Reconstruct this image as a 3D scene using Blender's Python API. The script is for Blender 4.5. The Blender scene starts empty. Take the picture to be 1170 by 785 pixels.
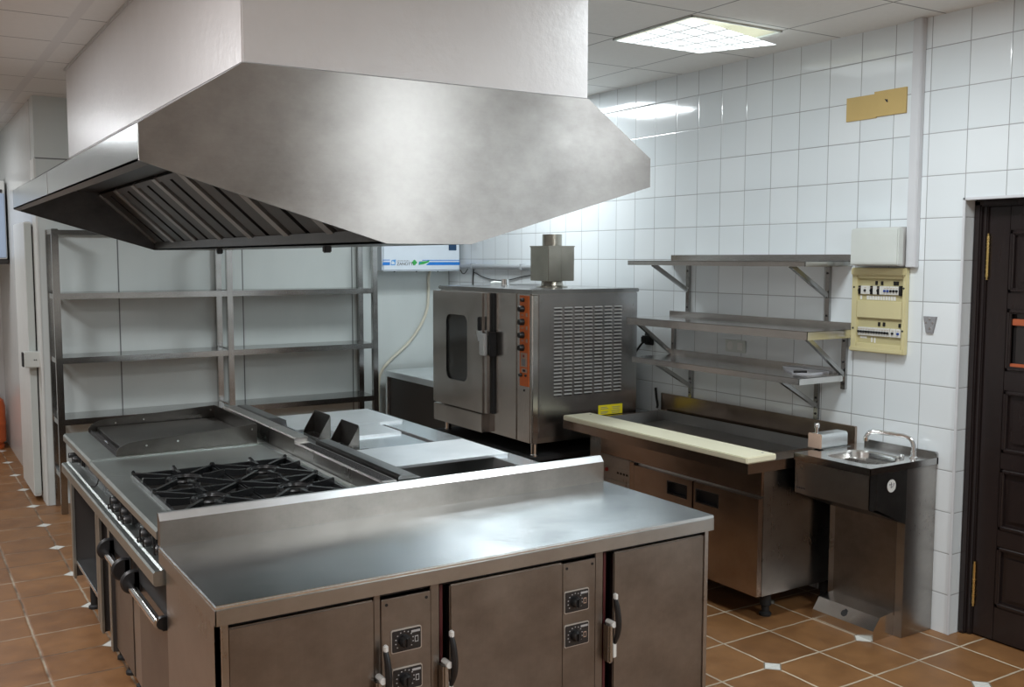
import bpy, bmesh, math, random
from mathutils import Vector, Matrix
random.seed(7)
S = bpy.context.scene
C = S.collection
PI = math.pi
WO = {}                                     # world origin of every object built

# ------------------------------------------------------------------ materials
MATS = {}
def nmat(name):
    m = bpy.data.materials.new(name); m.use_nodes = True
    nt = m.node_tree; b = nt.nodes['Principled BSDF']
    MATS[name] = m
    return m, nt, b
def N(nt, t, **kw):
    n = nt.nodes.new(t)
    for k, v in kw.items():
        if k == 'inp':
            for kk, vv in v.items(): n.inputs[kk].default_value = vv
        else: setattr(n, k, v)
    return n
def L(nt, a, b): nt.links.new(a, b)
def M_(nt, op, a, b=None, c=None, clamp=False):
    n = nt.nodes.new('ShaderNodeMath'); n.operation = op; n.use_clamp = clamp
    for i, v in enumerate((a, b, c)):
        if v is None: continue
        if isinstance(v, (int, float)): n.inputs[i].default_value = v
        else: L(nt, v, n.inputs[i])
    return n.outputs[0]
def mixc(nt, f, a, b):
    n = nt.nodes.new('ShaderNodeMix'); n.data_type = 'RGBA'
    for i, v in ((0, f), (6, a), (7, b)):
        if isinstance(v, (int, float)): n.inputs[i].default_value = v
        elif isinstance(v, tuple): n.inputs[i].default_value = (*v, 1)
        else: L(nt, v, n.inputs[i])
    return n.outputs[2]
def ramp(nt, f, lo, hi, clamp=True):
    n = nt.nodes.new('ShaderNodeMapRange'); n.clamp = clamp
    L(nt, f, n.inputs[0]); n.inputs[1].default_value = lo; n.inputs[2].default_value = hi
    return n.outputs[0]
def noise(nt, vec, scale, detail=3, rough=.5):
    n = N(nt, 'ShaderNodeTexNoise'); n.inputs['Scale'].default_value = scale
    n.inputs['Detail'].default_value = detail; n.inputs['Roughness'].default_value = rough
    if vec is not None: L(nt, vec, n.inputs['Vector'])
    return n.outputs['Fac']
def mapping(nt, vec, scale):
    n = N(nt, 'ShaderNodeMapping'); n.inputs['Scale'].default_value = scale
    L(nt, vec, n.inputs['Vector']); return n.outputs[0]
def wpos(nt): return N(nt, 'ShaderNodeNewGeometry').outputs['Position']

def plain(name, col, rough=.5, metal=0., spec=.5, var=.0, coat=0.):
    m, nt, b = nmat(name)
    p = wpos(nt)
    f = noise(nt, p, 9, 4)
    v = var if var else .06
    c = mixc(nt, f, tuple(x*(1-v) for x in col), tuple(min(1, x*(1+v)) for x in col))
    L(nt, c, b.inputs['Base Color'])
    b.inputs['Roughness'].default_value = rough; b.inputs['Metallic'].default_value = metal
    b.inputs['Specular IOR Level'].default_value = spec; b.inputs['Coat Weight'].default_value = coat
    return m
def steel(name, c1, c2, rough=.3, brush=(60, 60, 2), aniso=0., smudge=.12, bump=.02, fw=.10):
    m, nt, b = nmat(name)
    p = wpos(nt)
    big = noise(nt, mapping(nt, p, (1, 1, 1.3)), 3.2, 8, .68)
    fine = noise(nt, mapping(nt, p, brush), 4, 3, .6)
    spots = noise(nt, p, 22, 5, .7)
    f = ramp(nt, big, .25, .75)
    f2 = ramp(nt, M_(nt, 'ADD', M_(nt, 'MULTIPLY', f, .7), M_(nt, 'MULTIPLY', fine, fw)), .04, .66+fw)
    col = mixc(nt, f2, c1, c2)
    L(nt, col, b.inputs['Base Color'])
    r = M_(nt, 'ADD', rough - smudge*.5, M_(nt, 'MULTIPLY', M_(nt, 'ADD', M_(nt, 'MULTIPLY', big, .8), M_(nt, 'MULTIPLY', spots, .08)), smudge))
    r = M_(nt, 'ADD', r, M_(nt, 'MULTIPLY', M_(nt, 'SUBTRACT', fine, .5), .05))
    L(nt, M_(nt, 'MAXIMUM', r, .06), b.inputs['Roughness'])
    b.inputs['Metallic'].default_value = 1
    if aniso:
        b.inputs['Anisotropic'].default_value = aniso
        t = N(nt, 'ShaderNodeCombineXYZ'); t.inputs[2].default_value = 1
        L(nt, t.outputs[0], b.inputs['Tangent'])
    if bump:
        bp = N(nt, 'ShaderNodeBump'); bp.inputs['Strength'].default_value = bump; bp.inputs['Distance'].default_value = .004
        h = M_(nt, 'ADD', M_(nt, 'MULTIPLY', fine, .08), M_(nt, 'MULTIPLY', noise(nt, p, 1.7, 1), 2.0))
        L(nt, h, bp.inputs['Height']); L(nt, bp.outputs[0], b.inputs['Normal'])
    return m
def emis(name, col, st):
    m, nt, b = nmat(name)
    b.inputs['Base Color'].default_value = (*col, 1)
    b.inputs['Emission Color'].default_value = (*col, 1); b.inputs['Emission Strength'].default_value = st
    return m

# stainless variants
steel('hood_steel', (.26,.245,.235), (.46,.445,.43), .33, (3, 3, 90), .75, .16, .012)
steel('lip_steel', (.36,.39,.39), (.54,.57,.57), .24, (40, 3, 40), 0, .14, .01)
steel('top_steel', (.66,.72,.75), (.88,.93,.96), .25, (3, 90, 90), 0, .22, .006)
steel('range_steel', (.38,.42,.41), (.54,.58,.57), .36, (3, 70, 70), 0, .14, .004)
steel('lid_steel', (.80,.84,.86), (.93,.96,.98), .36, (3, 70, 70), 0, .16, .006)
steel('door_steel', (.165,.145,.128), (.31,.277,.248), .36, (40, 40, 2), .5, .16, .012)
steel('body_steel', (.30,.285,.27), (.46,.445,.425), .30, (40, 40, 2), .4, .16, .01)
steel('oven_steel', (.50,.465,.44), (.70,.665,.635), .25, (40, 40, 2), .4, .14, .01)
steel('oven_side', (.40,.40,.405), (.60,.60,.605), .26, (40, 40, 2), .5, .12, .012)
steel('warm_steel', (.29,.225,.185), (.50,.40,.335), .24, (40, 2, 60), .2, .16, .012)
plain('well_steel', (.30,.30,.295), .38, .55, .5, .12)
steel('shelf_steel', (.30,.30,.295), (.50,.50,.495), .20, (60, 3, 60), 0, .1, .004)
steel('wall_shelf_steel', (.62,.61,.595), (.80,.79,.77), .20, (60, 3, 60), 0, .1, .006)
steel('dark_steel', (.09,.09,.09), (.19,.19,.185), .34, (30, 3, 30), 0, .16, .01)
steel('griddle_steel', (.085,.08,.073), (.18,.17,.158), .30, (3, 40, 40), 0, .12, .004)
steel('filter_steel', (.07,.07,.072), (.14,.14,.142), .34, (30, 30, 3), 0, .1, .0)
steel('filter_bar', (.42,.42,.42), (.56,.56,.56), .34, (30, 30, 3), 0, .1, .0)
steel('pipe_steel', (.40,.38,.33), (.60,.57,.50), .26, (40, 40, 2), .4, .12, .008)
steel('chrome', (.80,.81,.82), (.90,.91,.92), .1, (5, 5, 5), 0, .04, 0)
steel('brass', (.62,.44,.16), (.78,.58,.24), .28, (5, 5, 40), 0, .1, 0)
steel('edge_steel', (.34,.34,.33), (.47,.475,.465), .33, (3, 60, 60), 0, .08, 0, .02)
plain('louvre', (.55,.55,.54), .35, .35)  # paler than the oven side: light caught by the slats put into colour
plain('cast_iron', (.010,.011,.012), .27, 0, .6, .3)
plain('burner_dark', (.05,.048,.045), .42, .6, .5, .4)
plain('black_plastic', (.011,.011,.012), .42)
plain('black_rubber', (.012,.012,.012), .7)
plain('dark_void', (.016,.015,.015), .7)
plain('dark_brown_panel', (.042,.036,.033), .45)
plain('seal_red', (.07,.008,.01), .5)
plain('orange_panel', (.72,.16,.03), .4)
plain('white_plastic', (.60,.63,.60), .35)
plain('grey_plastic', (.55,.55,.54), .4)
plain('trunk_white', (.60,.61,.63), .4)
plain('cream_plastic', (.62,.56,.32), .45)
plain('cream_dark', (.50,.45,.25), .5)
plain('breaker_white', (.70,.70,.66), .4)
plain('breaker_blue', (.03,.07,.30), .4)
plain('cardboard', (.55,.40,.16), .85, var=.1)
plain('cutting_board', (.80,.77,.58), .42, var=.05)
plain('yellow_label', (.85,.72,.02), .5)
plain('unit_white', (.74,.82,.90), .3)
plain('stripe_blue', (.02,.22,.70), .4)
plain('logo_green', (.05,.45,.10), .4)
plain('logo_blue', (.10,.35,.75), .4)
plain('ink', (.02,.02,.025), .6)
plain('ink_grey', (.25,.25,.26), .6)
plain('screen_blue', (.02,.06,.14), .2)
plain('paper', (.80,.82,.88), .7)
plain('hose_cream', (.66,.63,.52), .5)
plain('pvc_grey', (.36,.38,.40), .45)
plain('gas_orange', (.62,.13,.03), .42, var=.15)
plain('rust', (.50,.36,.28), .6, .2, var=.35)
plain('door_white', (.72,.74,.72), .35, var=.08)
plain('panel_grey', (.50,.54,.52), .4)
plain('cabinet_blue', (.42,.52,.68), .25)
plain('soffit_paint', (.70,.695,.70), .30, var=.05)
plain('wood_red', (.40,.10,.04), .35)
plain('oven_glass', (.075,.085,.088), .10, 0, .6)
plain('door_glass', (.02,.018,.018), .05, 0, .7)
plain('stainless_white', (.72,.72,.70), .5)
plain('plate_black', (.018,.018,.02), .3)
plain('plate_edge', (.55,.53,.50), .35, .6)
plain('tick_white', (.45,.45,.46), .5)
plain('lamp_red', (.25,.012,.012), .3)
plain('grout_white', (.70,.70,.66), .8)

# paint with wavy gloss for the soffit
def wavy(m, scale, st, dist):
    nt = m.node_tree; b = nt.nodes['Principled BSDF']
    bp = N(nt, 'ShaderNodeBump'); bp.inputs['Strength'].default_value = st; bp.inputs['Distance'].default_value = dist
    L(nt, noise(nt, wpos(nt), scale, 4, .6), bp.inputs['Height']); L(nt, bp.outputs[0], b.inputs['Normal'])
wavy(MATS['soffit_paint'], 22, .18, .01)

# dark wood door
def door_wood():
    m, nt, b = nmat('dark_wood')
    p = wpos(nt)
    f = noise(nt, mapping(nt, p, (12, 12, 1)), 4, 5, .6)
    L(nt, mixc(nt, f, (.010,.007,.007), (.024,.016,.015)), b.inputs['Base Color'])
    b.inputs['Roughness'].default_value = .26
door_wood()

# glossy white wall tile, 20 cm grid
def tile_mat():
    m, nt, b = nmat('wall_tile')
    g = N(nt, 'ShaderNodeNewGeometry')
    sp = N(nt, 'ShaderNodeSeparateXYZ'); L(nt, g.outputs['Position'], sp.inputs[0])
    sn = N(nt, 'ShaderNodeSeparateXYZ'); L(nt, g.outputs['True Normal'], sn.inputs[0])
    side = M_(nt, 'GREATER_THAN', M_(nt, 'ABSOLUTE', sn.outputs[1]), .5)
    u = M_(nt, 'ADD', M_(nt, 'MULTIPLY', sp.outputs[1], M_(nt, 'SUBTRACT', 1, side)), M_(nt, 'MULTIPLY', M_(nt, 'ADD', sp.outputs[0], -4.226+.2), side))
    us = M_(nt, 'DIVIDE', u, .2); vs = M_(nt, 'DIVIDE', M_(nt, 'ADD', sp.outputs[2], .007), .2)
    def edge(x):
        f = M_(nt, 'FRACT', M_(nt, 'ADD', x, 100))
        return M_(nt, 'MINIMUM', f, M_(nt, 'SUBTRACT', 1, f))
    d = M_(nt, 'MINIMUM', edge(us), edge(vs))
    tile = ramp(nt, d, .005, .013)
    cell = N(nt, 'ShaderNodeCombineXYZ')
    L(nt, M_(nt, 'FLOOR', us), cell.inputs[0]); L(nt, M_(nt, 'FLOOR', vs), cell.inputs[1])
    wn = N(nt, 'ShaderNodeTexWhiteNoise'); L(nt, cell.outputs[0], wn.inputs[0])
    base = mixc(nt, wn.outputs[0], (.715,.765,.79), (.765,.805,.825))
    gc = mixc(nt, noise(nt, g.outputs['Position'], 3, 3), (.16,.16,.165), (.36,.37,.38))
    L(nt, mixc(nt, tile, gc, base), b.inputs['Base Color'])
    L(nt, M_(nt, 'ADD', .6, M_(nt, 'MULTIPLY', tile, -.50)), b.inputs['Roughness'])
    b.inputs['Specular IOR Level'].default_value = .85
    bp = N(nt, 'ShaderNodeBump'); bp.inputs['Strength'].default_value = .25; bp.inputs['Distance'].default_value = .003
    h = M_(nt, 'ADD', ramp(nt, d, .004, .03), M_(nt, 'MULTIPLY', noise(nt, g.outputs['Position'], 7, 2), .55))
    L(nt, h, bp.inputs['Height']); L(nt, bp.outputs[0], b.inputs['Normal'])
tile_mat()

def floor_mat():
    m, nt, b = nmat('terracotta_floor')
    g = N(nt, 'ShaderNodeNewGeometry')
    sp = N(nt, 'ShaderNodeSeparateXYZ'); L(nt, g.outputs['Position'], sp.inputs[0])
    wob = M_(nt, 'MULTIPLY', M_(nt, 'SUBTRACT', noise(nt, g.outputs['Position'], 6, 2), .5), .012)
    P = .3036
    def grid(x, off, p):
        q = M_(nt, 'DIVIDE', M_(nt, 'ADD', x, -off + 60*p), p)
        return q
    ux = grid(M_(nt, 'ADD', sp.outputs[0], wob), .807, P); uy = grid(M_(nt, 'ADD', sp.outputs[1], wob), 2.985, P)
    def edge(q, p):
        f = M_(nt, 'FRACT', q); return M_(nt, 'MULTIPLY', M_(nt, 'MINIMUM', f, M_(nt, 'SUBTRACT', 1, f)), p)
    d = M_(nt, 'MINIMUM', edge(ux, P), edge(uy, P))
    tile = ramp(nt, d, .0030, .0062)
    e2 = M_(nt, 'ADD', edge(grid(sp.outputs[0], .807, 2*P), 2*P), edge(grid(sp.outputs[1], 2.985, 2*P), 2*P))
    ins = M_(nt, 'SUBTRACT', 1, ramp(nt, e2, .044, .047)); insb = M_(nt, 'SUBTRACT', 1, ramp(nt, e2, .052, .056))
    cell = N(nt, 'ShaderNodeCombineXYZ'); L(nt, M_(nt, 'FLOOR', ux), cell.inputs[0]); L(nt, M_(nt, 'FLOOR', uy), cell.inputs[1])
    wn = N(nt, 'ShaderNodeTexWhiteNoise'); L(nt, cell.outputs[0], wn.inputs[0])
    cloud = noise(nt, g.outputs['Position'], 7, 6, .62)
    c1 = mixc(nt, wn.outputs[0], (.17,.073,.025), (.255,.118,.040))
    c2 = mixc(nt, ramp(nt, cloud, .30, .74), (.125,.058,.024), (.30,.150,.057))
    base = mixc(nt, .55, c1, c2)
    gn = ramp(nt, noise(nt, g.outputs['Position'], 2.2, 4, .65), .42, .58)
    # grout: paler on the tiled-wall side, mostly dark brown in the left aisle
    right = ramp(nt, sp.outputs[0], 1.0, 2.6)
    gf = M_(nt, 'MAXIMUM', M_(nt, 'MULTIPLY', gn, .55), M_(nt, 'MULTIPLY', right, M_(nt, 'ADD', .55, M_(nt, 'MULTIPLY', gn, .45))))
    gc = mixc(nt, gf, (.10,.060,.035), (.58,.50,.38))
    col = mixc(nt, tile, gc, base)
    col = mixc(nt, insb, col, (.20,.17,.13))
    col = mixc(nt, ins, col, mixc(nt, cloud, (.50,.50,.46), (.72,.72,.68)))
    L(nt, col, b.inputs['Base Color'])
    L(nt, M_(nt, 'ADD', .34, M_(nt, 'MULTIPLY', cloud, .22)), b.inputs['Roughness'])
    bp = N(nt, 'ShaderNodeBump'); bp.inputs['Strength'].default_value = .35; bp.inputs['Distance'].default_value = .004
    L(nt, M_(nt, 'ADD', ramp(nt, d, .002, .012), M_(nt, 'MULTIPLY', cloud, .5)), bp.inputs['Height']); L(nt, bp.outputs[0], b.inputs['Normal'])
floor_mat()

def ceil_mat():
    m, nt, b = nmat('ceiling_tile')
    g = N(nt, 'ShaderNodeNewGeometry')
    sp = N(nt, 'ShaderNodeSeparateXYZ'); L(nt, g.outputs['Position'], sp.inputs[0])
    left = M_(nt, 'LESS_THAN', sp.outputs[0], 1.5)
    def edge(x, off, p):
        f = M_(nt, 'FRACT', M_(nt, 'DIVIDE', M_(nt, 'ADD', x, -off+60*p), p)); return M_(nt, 'MULTIPLY', M_(nt, 'MINIMUM', f, M_(nt, 'SUBTRACT', 1, f)), p)
    dx = edge(sp.outputs[0], 3.237, .607)
    dy = edge(M_(nt, 'ADD', sp.outputs[1], M_(nt, 'MULTIPLY', left, .148)), 3.54, .607)
    d = M_(nt, 'MINIMUM', dx, dy)
    line = M_(nt, 'SUBTRACT', 1, ramp(nt, d, .0025, .006))
    # broad main runner of the left aisle
    dm = M_(nt, 'ABSOLUTE', M_(nt, 'SUBTRACT', sp.outputs[0], .80))
    runner = M_(nt, 'MULTIPLY', left, M_(nt, 'SUBTRACT', 1, ramp(nt, dm, .022, .028)))
    n = noise(nt, g.outputs['Position'], 40, 3)
    base = mixc(nt, n, (.74,.74,.72), (.80,.80,.78))
    col = mixc(nt, line, base, (.20,.20,.20))
    col = mixc(nt, runner, col, (.70,.70,.69))
    L(nt, col, b.inputs['Base Color']); b.inputs['Roughness'].default_value = .75
ceil_mat()

def panel_mat():
    m, nt, b = nmat('cold_room_panel')
    g = N(nt, 'ShaderNodeNewGeometry')
    sp = N(nt, 'ShaderNodeSeparateXYZ'); L(nt, g.outputs['Position'], sp.inputs[0])
    f = M_(nt, 'FRACT', M_(nt, 'DIVIDE', M_(nt, 'ADD', sp.outputs[0], 9.3-1.437), .93))
    dx = M_(nt, 'MULTIPLY', M_(nt, 'MINIMUM', f, M_(nt, 'SUBTRACT', 1, f)), .93)
    dz = M_(nt, 'ABSOLUTE', M_(nt, 'SUBTRACT', sp.outputs[2], 2.505))
    below = M_(nt, 'LESS_THAN', sp.outputs[2], 2.505)
    dx = M_(nt, 'ADD', dx, M_(nt, 'SUBTRACT', 1, below))
    line = M_(nt, 'SUBTRACT', 1, ramp(nt, M_(nt, 'MINIMUM', dx, dz), .003, .006))
    n = noise(nt, mapping(nt, g.outputs['Position'], (3, 3, 1)), 2, 4)
    base = mixc(nt, n, (.56,.61,.60), (.64,.685,.67))
    L(nt, mixc(nt, line, base, (.12,.13,.13)), b.inputs['Base Color'])
    b.inputs['Roughness'].default_value = .28
panel_mat()
plain('corridor_wall', (.66,.67,.66), .22, var=.05)
plain('room_wall', (.46,.44,.41), .6, var=.06)

def diffuser_mat():
    m, nt, b = nmat('light_diffuser')
    g = N(nt, 'ShaderNodeTexCoord')
    sp = N(nt, 'ShaderNodeSeparateXYZ'); L(nt, g.outputs['Object'], sp.inputs[0])
    def edge(x):
        f = M_(nt, 'FRACT', M_(nt, 'DIVIDE', M_(nt, 'ADD', x, 5.9+.295), .118)); return M_(nt, 'MINIMUM', f, M_(nt, 'SUBTRACT', 1, f))
    d = M_(nt, 'MINIMUM', edge(sp.outputs[0]), edge(sp.outputs[1]))
    k = ramp(nt, d, .045, .10)
    n = noise(nt, g.outputs['Object'], 3, 2)
    st = M_(nt, 'ADD', .22, M_(nt, 'MULTIPLY', k, M_(nt, 'ADD', 1.1, M_(nt, 'MULTIPLY', n, .7))))
    b.inputs['Base Color'].default_value = (.7,.75,.76,1)
    b.inputs['Emission Color'].default_value = (.90,.985,1,1)
    L(nt, st, b.inputs['Emission Strength']); b.inputs['Roughness'].default_value = .3
diffuser_mat()
emis('tube_lit', (.95,1,.98), .8)

# ------------------------------------------------------------------ mesh builder
class MB:
    def __init__(s): s.bm = bmesh.new()
    def _mi(s, faces, mi):
        for f in faces: f.material_index = mi
    def box(s, x0, x1, y0, y1, z0, z1, bev=0, mi=0, seg=2):
        r = bmesh.ops.create_cube(s.bm, size=1)
        vs = r['verts']
        for v in vs:
            v.co = Vector((x0+(v.co.x+.5)*(x1-x0), y0+(v.co.y+.5)*(y1-y0), z0+(v.co.z+.5)*(z1-z0)))
        fs = list({f for v in vs for f in v.link_faces}); s._mi(fs, mi)
        if bev:
            bev = min(bev, .49*min(abs(x1-x0), abs(y1-y0), abs(z1-z0)))
            es = list({e for v in vs for e in v.link_edges})
            r = bmesh.ops.bevel(s.bm, geom=es, offset=bev, segments=seg, affect='EDGES', clamp_overlap=True)
            s._mi(r['faces'], mi)
        return s
    def cyl(s, p0, p1, r0, r1=None, n=24, mi=0, cap=True):
        p0 = Vector(p0); p1 = Vector(p1); r1 = r0 if r1 is None else r1
        d = p1-p0; q = Vector((0, 0, 1)).rotation_difference(d.normalized()).to_matrix().to_4x4()
        mat = Matrix.Translation((p0+p1)/2) @ q
        r = bmesh.ops.create_cone(s.bm, cap_ends=cap, segments=n, radius1=r0, radius2=r1, depth=d.length, matrix=mat)
        s._mi({f for v in r['verts'] for f in v.link_faces}, mi); return s
    def lathe(s, c, prof, n=32, mi=0, axis='Z'):
        rings = []
        for r, h in prof:
            ring = []
            for k in range(n):
                a = 2*PI*k/n
                p = {'Z': (r*math.cos(a), r*math.sin(a), h), 'X': (h, r*math.cos(a), r*math.sin(a)), 'Y': (r*math.sin(a), h, r*math.cos(a))}[axis]
                ring.append(s.bm.verts.new(Vector(c)+Vector(p)))
            rings.append(ring)
        for a, b in zip(rings, rings[1:]):
            for k in range(n):
                f = s.bm.faces.new((a[k], a[(k+1) % n], b[(k+1) % n], b[k])); f.material_index = mi
        for ring, flip in ((rings[0], 1), (rings[-1], 0)):
            try:
                f = s.bm.faces.new(ring[::-1] if flip else ring); f.material_index = mi
            except ValueError: pass
        return s
    def prism(s, poly, axis, a0, a1, mi=0):
        """poly: 2-D points. axis Y -> (x,z), X -> (y,z), Z -> (x,y)"""
        def p(q, a): return {'Y': (q[0], a, q[1]), 'X': (a, q[0], q[1]), 'Z': (q[0], q[1], a)}[axis]
        A = [s.bm.verts.new(p(q, a0)) for q in poly]; B = [s.bm.verts.new(p(q, a1)) for q in poly]
        n = len(poly); fs = [s.bm.faces.new(A), s.bm.faces.new(B[::-1])]
        for i in range(n): fs.append(s.bm.faces.new((A[i], B[i], B[(i+1) % n], A[(i+1) % n])))
        s._mi(fs, mi); return s
    def tube(s, pts, r, n=10, mi=0, smooth=0):
        pts = [Vector(p) for p in pts]
        for _ in range(smooth):
            q = [pts[0]]
            for a, b in zip(pts, pts[1:]): q += [a*.75+b*.25, a*.25+b*.75]
            pts = q+[pts[-1]]
        rings = []; up = None
        for i, p in enumerate(pts):
            t = (pts[min(i+1, len(pts)-1)]-pts[max(i-1, 0)]).normalized()
            if up is None: up = t.orthogonal().normalized()
            up = (up - t*up.dot(t)).normalized(); w = t.cross(up)
            rr = r
            if isinstance(r, (list, tuple)):
                q_ = i/(len(pts)-1)*(len(r)-1); k_ = min(int(q_), len(r)-2); rr = r[k_]+(r[k_+1]-r[k_])*(q_-k_)
            rings.append([s.bm.verts.new(p+(up*math.cos(2*PI*k/n)+w*math.sin(2*PI*k/n))*rr) for k in range(n)])
        for a, b in zip(rings, rings[1:]):
            for k in range(n):
                f = s.bm.faces.new((a[k], a[(k+1) % n], b[(k+1) % n], b[k])); f.material_index = mi
        f = s.bm.faces.new(rings[0][::-1]); f.material_index = mi; f = s.bm.faces.new(rings[-1]); f.material_index = mi
        return s
    def bar(s, p0, p1, w, h, mi=0):
        """square bar from p0 to p1; w across, h along the up-most side"""
        p0 = Vector(p0); p1 = Vector(p1); t = (p1-p0).normalized()
        side = t.cross(Vector((0, 0, 1)))
        if side.length < .01: side = Vector((1, 0, 0))
        side.normalize(); up = side.cross(t)
        vs = []
        for p in (p0, p1):
            vs.append([s.bm.verts.new(p+side*a*w/2+up*b*h/2) for a, b in ((-1,-1), (1,-1), (1,1), (-1,1))])
        A, B = vs; fs = [s.bm.faces.new(A[::-1]), s.bm.faces.new(B)]
        for i in range(4): fs.append(s.bm.faces.new((A[i], A[(i+1) % 4], B[(i+1) % 4], B[i])))
        s._mi(fs, mi); return s
    def torus(s, c, R, r, n=28, k=8, mi=0):
        rings = []
        for i in range(n):
            a = 2*PI*i/n; e = Vector((math.cos(a), math.sin(a), 0))
            rings.append([s.bm.verts.new(Vector(c)+e*(R+r*math.cos(2*PI*j/k))+Vector((0, 0, r*math.sin(2*PI*j/k)))) for j in range(k)])
        for i in range(n):
            a = rings[i]; b = rings[(i+1) % n]
            for j in range(k):
                f = s.bm.faces.new((a[j], b[j], b[(j+1) % k], a[(j+1) % k])); f.material_index = mi
        return s
    def text(s, body, size, mat4, mi=0, ext=.0006):
        cu = bpy.data.curves.new('lettering', 'FONT'); cu.body = body; cu.size = size; cu.extrude = ext
        o = bpy.data.objects.new('lettering', cu); C.objects.link(o)
        bpy.context.view_layer.update()
        me = bpy.data.meshes.new_from_object(o.evaluated_get(bpy.context.evaluated_depsgraph_get()))
        me.transform(mat4)
        n0 = len(s.bm.faces); s.bm.from_mesh(me); s.bm.faces.ensure_lookup_table()
        for f in s.bm.faces[n0:]: f.material_index = mi
        bpy.data.objects.remove(o); bpy.data.curves.remove(cu); bpy.data.meshes.remove(me)
        return s
    def build(s, name, mats, parent=None, label=None, org=None, smooth=True):
        bm = s.bm
        bmesh.ops.recalc_face_normals(bm, faces=bm.faces)
        xs = [v.co.x for v in bm.verts]; ys = [v.co.y for v in bm.verts]; zs = [v.co.z for v in bm.verts]
        o0 = Vector(org) if org else Vector(((min(xs)+max(xs))/2, (min(ys)+max(ys))/2, min(zs)))
        for v in bm.verts: v.co -= o0
        me = bpy.data.meshes.new(name); bm.to_mesh(me); bm.free()
        if isinstance(mats, str): mats = [mats]
        for m in mats: me.materials.append(MATS[m])
        if smooth:
            me.shade_smooth(); me.set_sharp_from_angle(angle=math.radians(32))
        o = bpy.data.objects.new(name, me); C.objects.link(o)
        if parent is not None:
            o.parent = parent; o.location = o0-WO[parent.name]
        else: o.location = o0
        WO[o.name] = o0
        if label: o['label'] = label
        return o
def thing(name, label, cat, loc, group=None):
    o = bpy.data.objects.new(name, None); C.objects.link(o); o.location = loc; o.empty_display_size = .1
    o['label'] = label; o['category'] = cat
    if group: o['group'] = group
    WO[o.name] = Vector(loc); return o
def tag(o, label, cat, group=None, kind=None):
    o['label'] = label; o['category'] = cat
    if group: o['group'] = group
    if kind: o['kind'] = kind
    return o
def struct(name, mb, mats, label=None, **k):
    o = mb.build(name, mats, **k); o['kind'] = 'structure'
    if label: o['label'] = label
    return o
def rrect(cx, cy, w, h, r, n=5):
    pts = []
    for sx, sy, a0 in ((1,1,0), (-1,1,PI/2), (-1,-1,PI), (1,-1,1.5*PI)):
        for k in range(n+1):
            a = a0+PI/2*k/n
            pts.append((cx+sx*(w/2-r)+r*math.cos(a), cy+sy*(h/2-r)+r*math.sin(a)))
    return pts

XW, YB, ZC = 4.226, 7.80, 2.94
YF = 10.75
# ------------------------------------------------------------------ setting
struct('floor', MB().box(-2.6, XW+.12, -2.6, YF, -.1, 0), 'terracotta_floor')
w = MB(); w.box(-2.6, 3.243, -2.6, YF, ZC, ZC+.1).box(3.850, XW+.12, -2.6, YF, ZC, ZC+.1).box(3.243, 3.850, -2.6, 3.585, ZC, ZC+.1).box(3.243, 3.850, 4.190, YF, ZC, ZC+.1)
struct('ceiling', w, 'ceiling_tile')
w = MB(); w.box(XW, XW+.12, 2.80, YB+.2, 0, ZC).box(XW, XW+.12, 1.86, 2.80, 2.075, ZC).box(XW, XW+.12, -2.6, 1.86, 0, ZC)
struct('wall_right', w, 'wall_tile')
struct('wall_back', MB().box(.902, XW, YB, YB+.2, 0, ZC), 'cold_room_panel')
struct('wall_corridor', MB().box(.90, 1.10, YB+.2, YF, 0, ZC), 'corridor_wall')
struct('trim_1', MB().box(.893, .908, YB-.006, YB+.2, 0, 2.505, .003), 'door_white', 'white corner trim at the end of the cold room panels')
struct('wall_far', MB().box(-2.6, 1.10, YF, YF+.12, 0, ZC), 'corridor_wall')
struct('wall_left', MB().box(-2.72, -2.6, -2.6, YF, 0, ZC), 'room_wall')
struct('wall_front', MB().box(-2.6, XW+.12, -2.72, -2.6, 0, ZC), 'room_wall')
struct('wall_soffit', MB().box(.956, 2.289, 3.106, 6.62, 2.405, ZC, .004), 'soffit_paint', 'white painted boxed soffit between the hood and the ceiling')
struct('trim_2', MB().box(.945, 2.30, 3.10, 6.63, ZC-.012, ZC, .003), 'grey_plastic', 'thin grey edge trim where the soffit meets the ceiling')
w = MB(); w.box(XW-.006, XW+.004, 2.793, 2.806, 0, 2.082, .002).box(XW-.006, XW+.004, 1.86, 2.806, 2.069, 2.082, .002)
struct('trim_2', w, 'trunk_white', 'white tile edge strip around the door recess').name = 'trim_3'

# dark wooden panelled door in its recess
xd = 4.33
d = thing('door_1', 'dark brown wooden panelled door with brass hinges in the tiled wall', 'door', (xd, 2.3, 0)); d['kind'] = 'structure'
del d['category']
m = MB(); m.box(xd-.03, xd+.06, 2.765, 2.80, 0, 2.07, .006).box(xd-.012, xd+.06, 2.742, 2.768, 0, 2.045, .005).box(xd-.03, xd+.06, 1.86, 2.80, 2.042, 2.075, .006)
m.box(xd-.03, xd+.06, 1.86, 1.90, 0, 2.07, .006)
m.build('frame', 'dark_wood', d)
m = MB(); ya, yb = 1.90, 2.742; pa, pb = 2.01, 2.637
zs = [(1.645, 1.93), (1.285, 1.571), (.905, 1.195), (.54, .828), (.17, .46)]
m.box(xd+.002, xd+.042, pb, yb, 0.008, 2.04, .003).box(xd+.002, xd+.042, ya, pa, 0.008, 2.04, .003)
zz = [0.008]+[v for p in zs[::-1] for v in p]+[2.04]
for i in range(0, len(zz), 2): m.box(xd+.002, xd+.042, pa, pb, zz[i], zz[i+1], .003)
lf = m.build('leaf', 'dark_wood', d)
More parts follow.
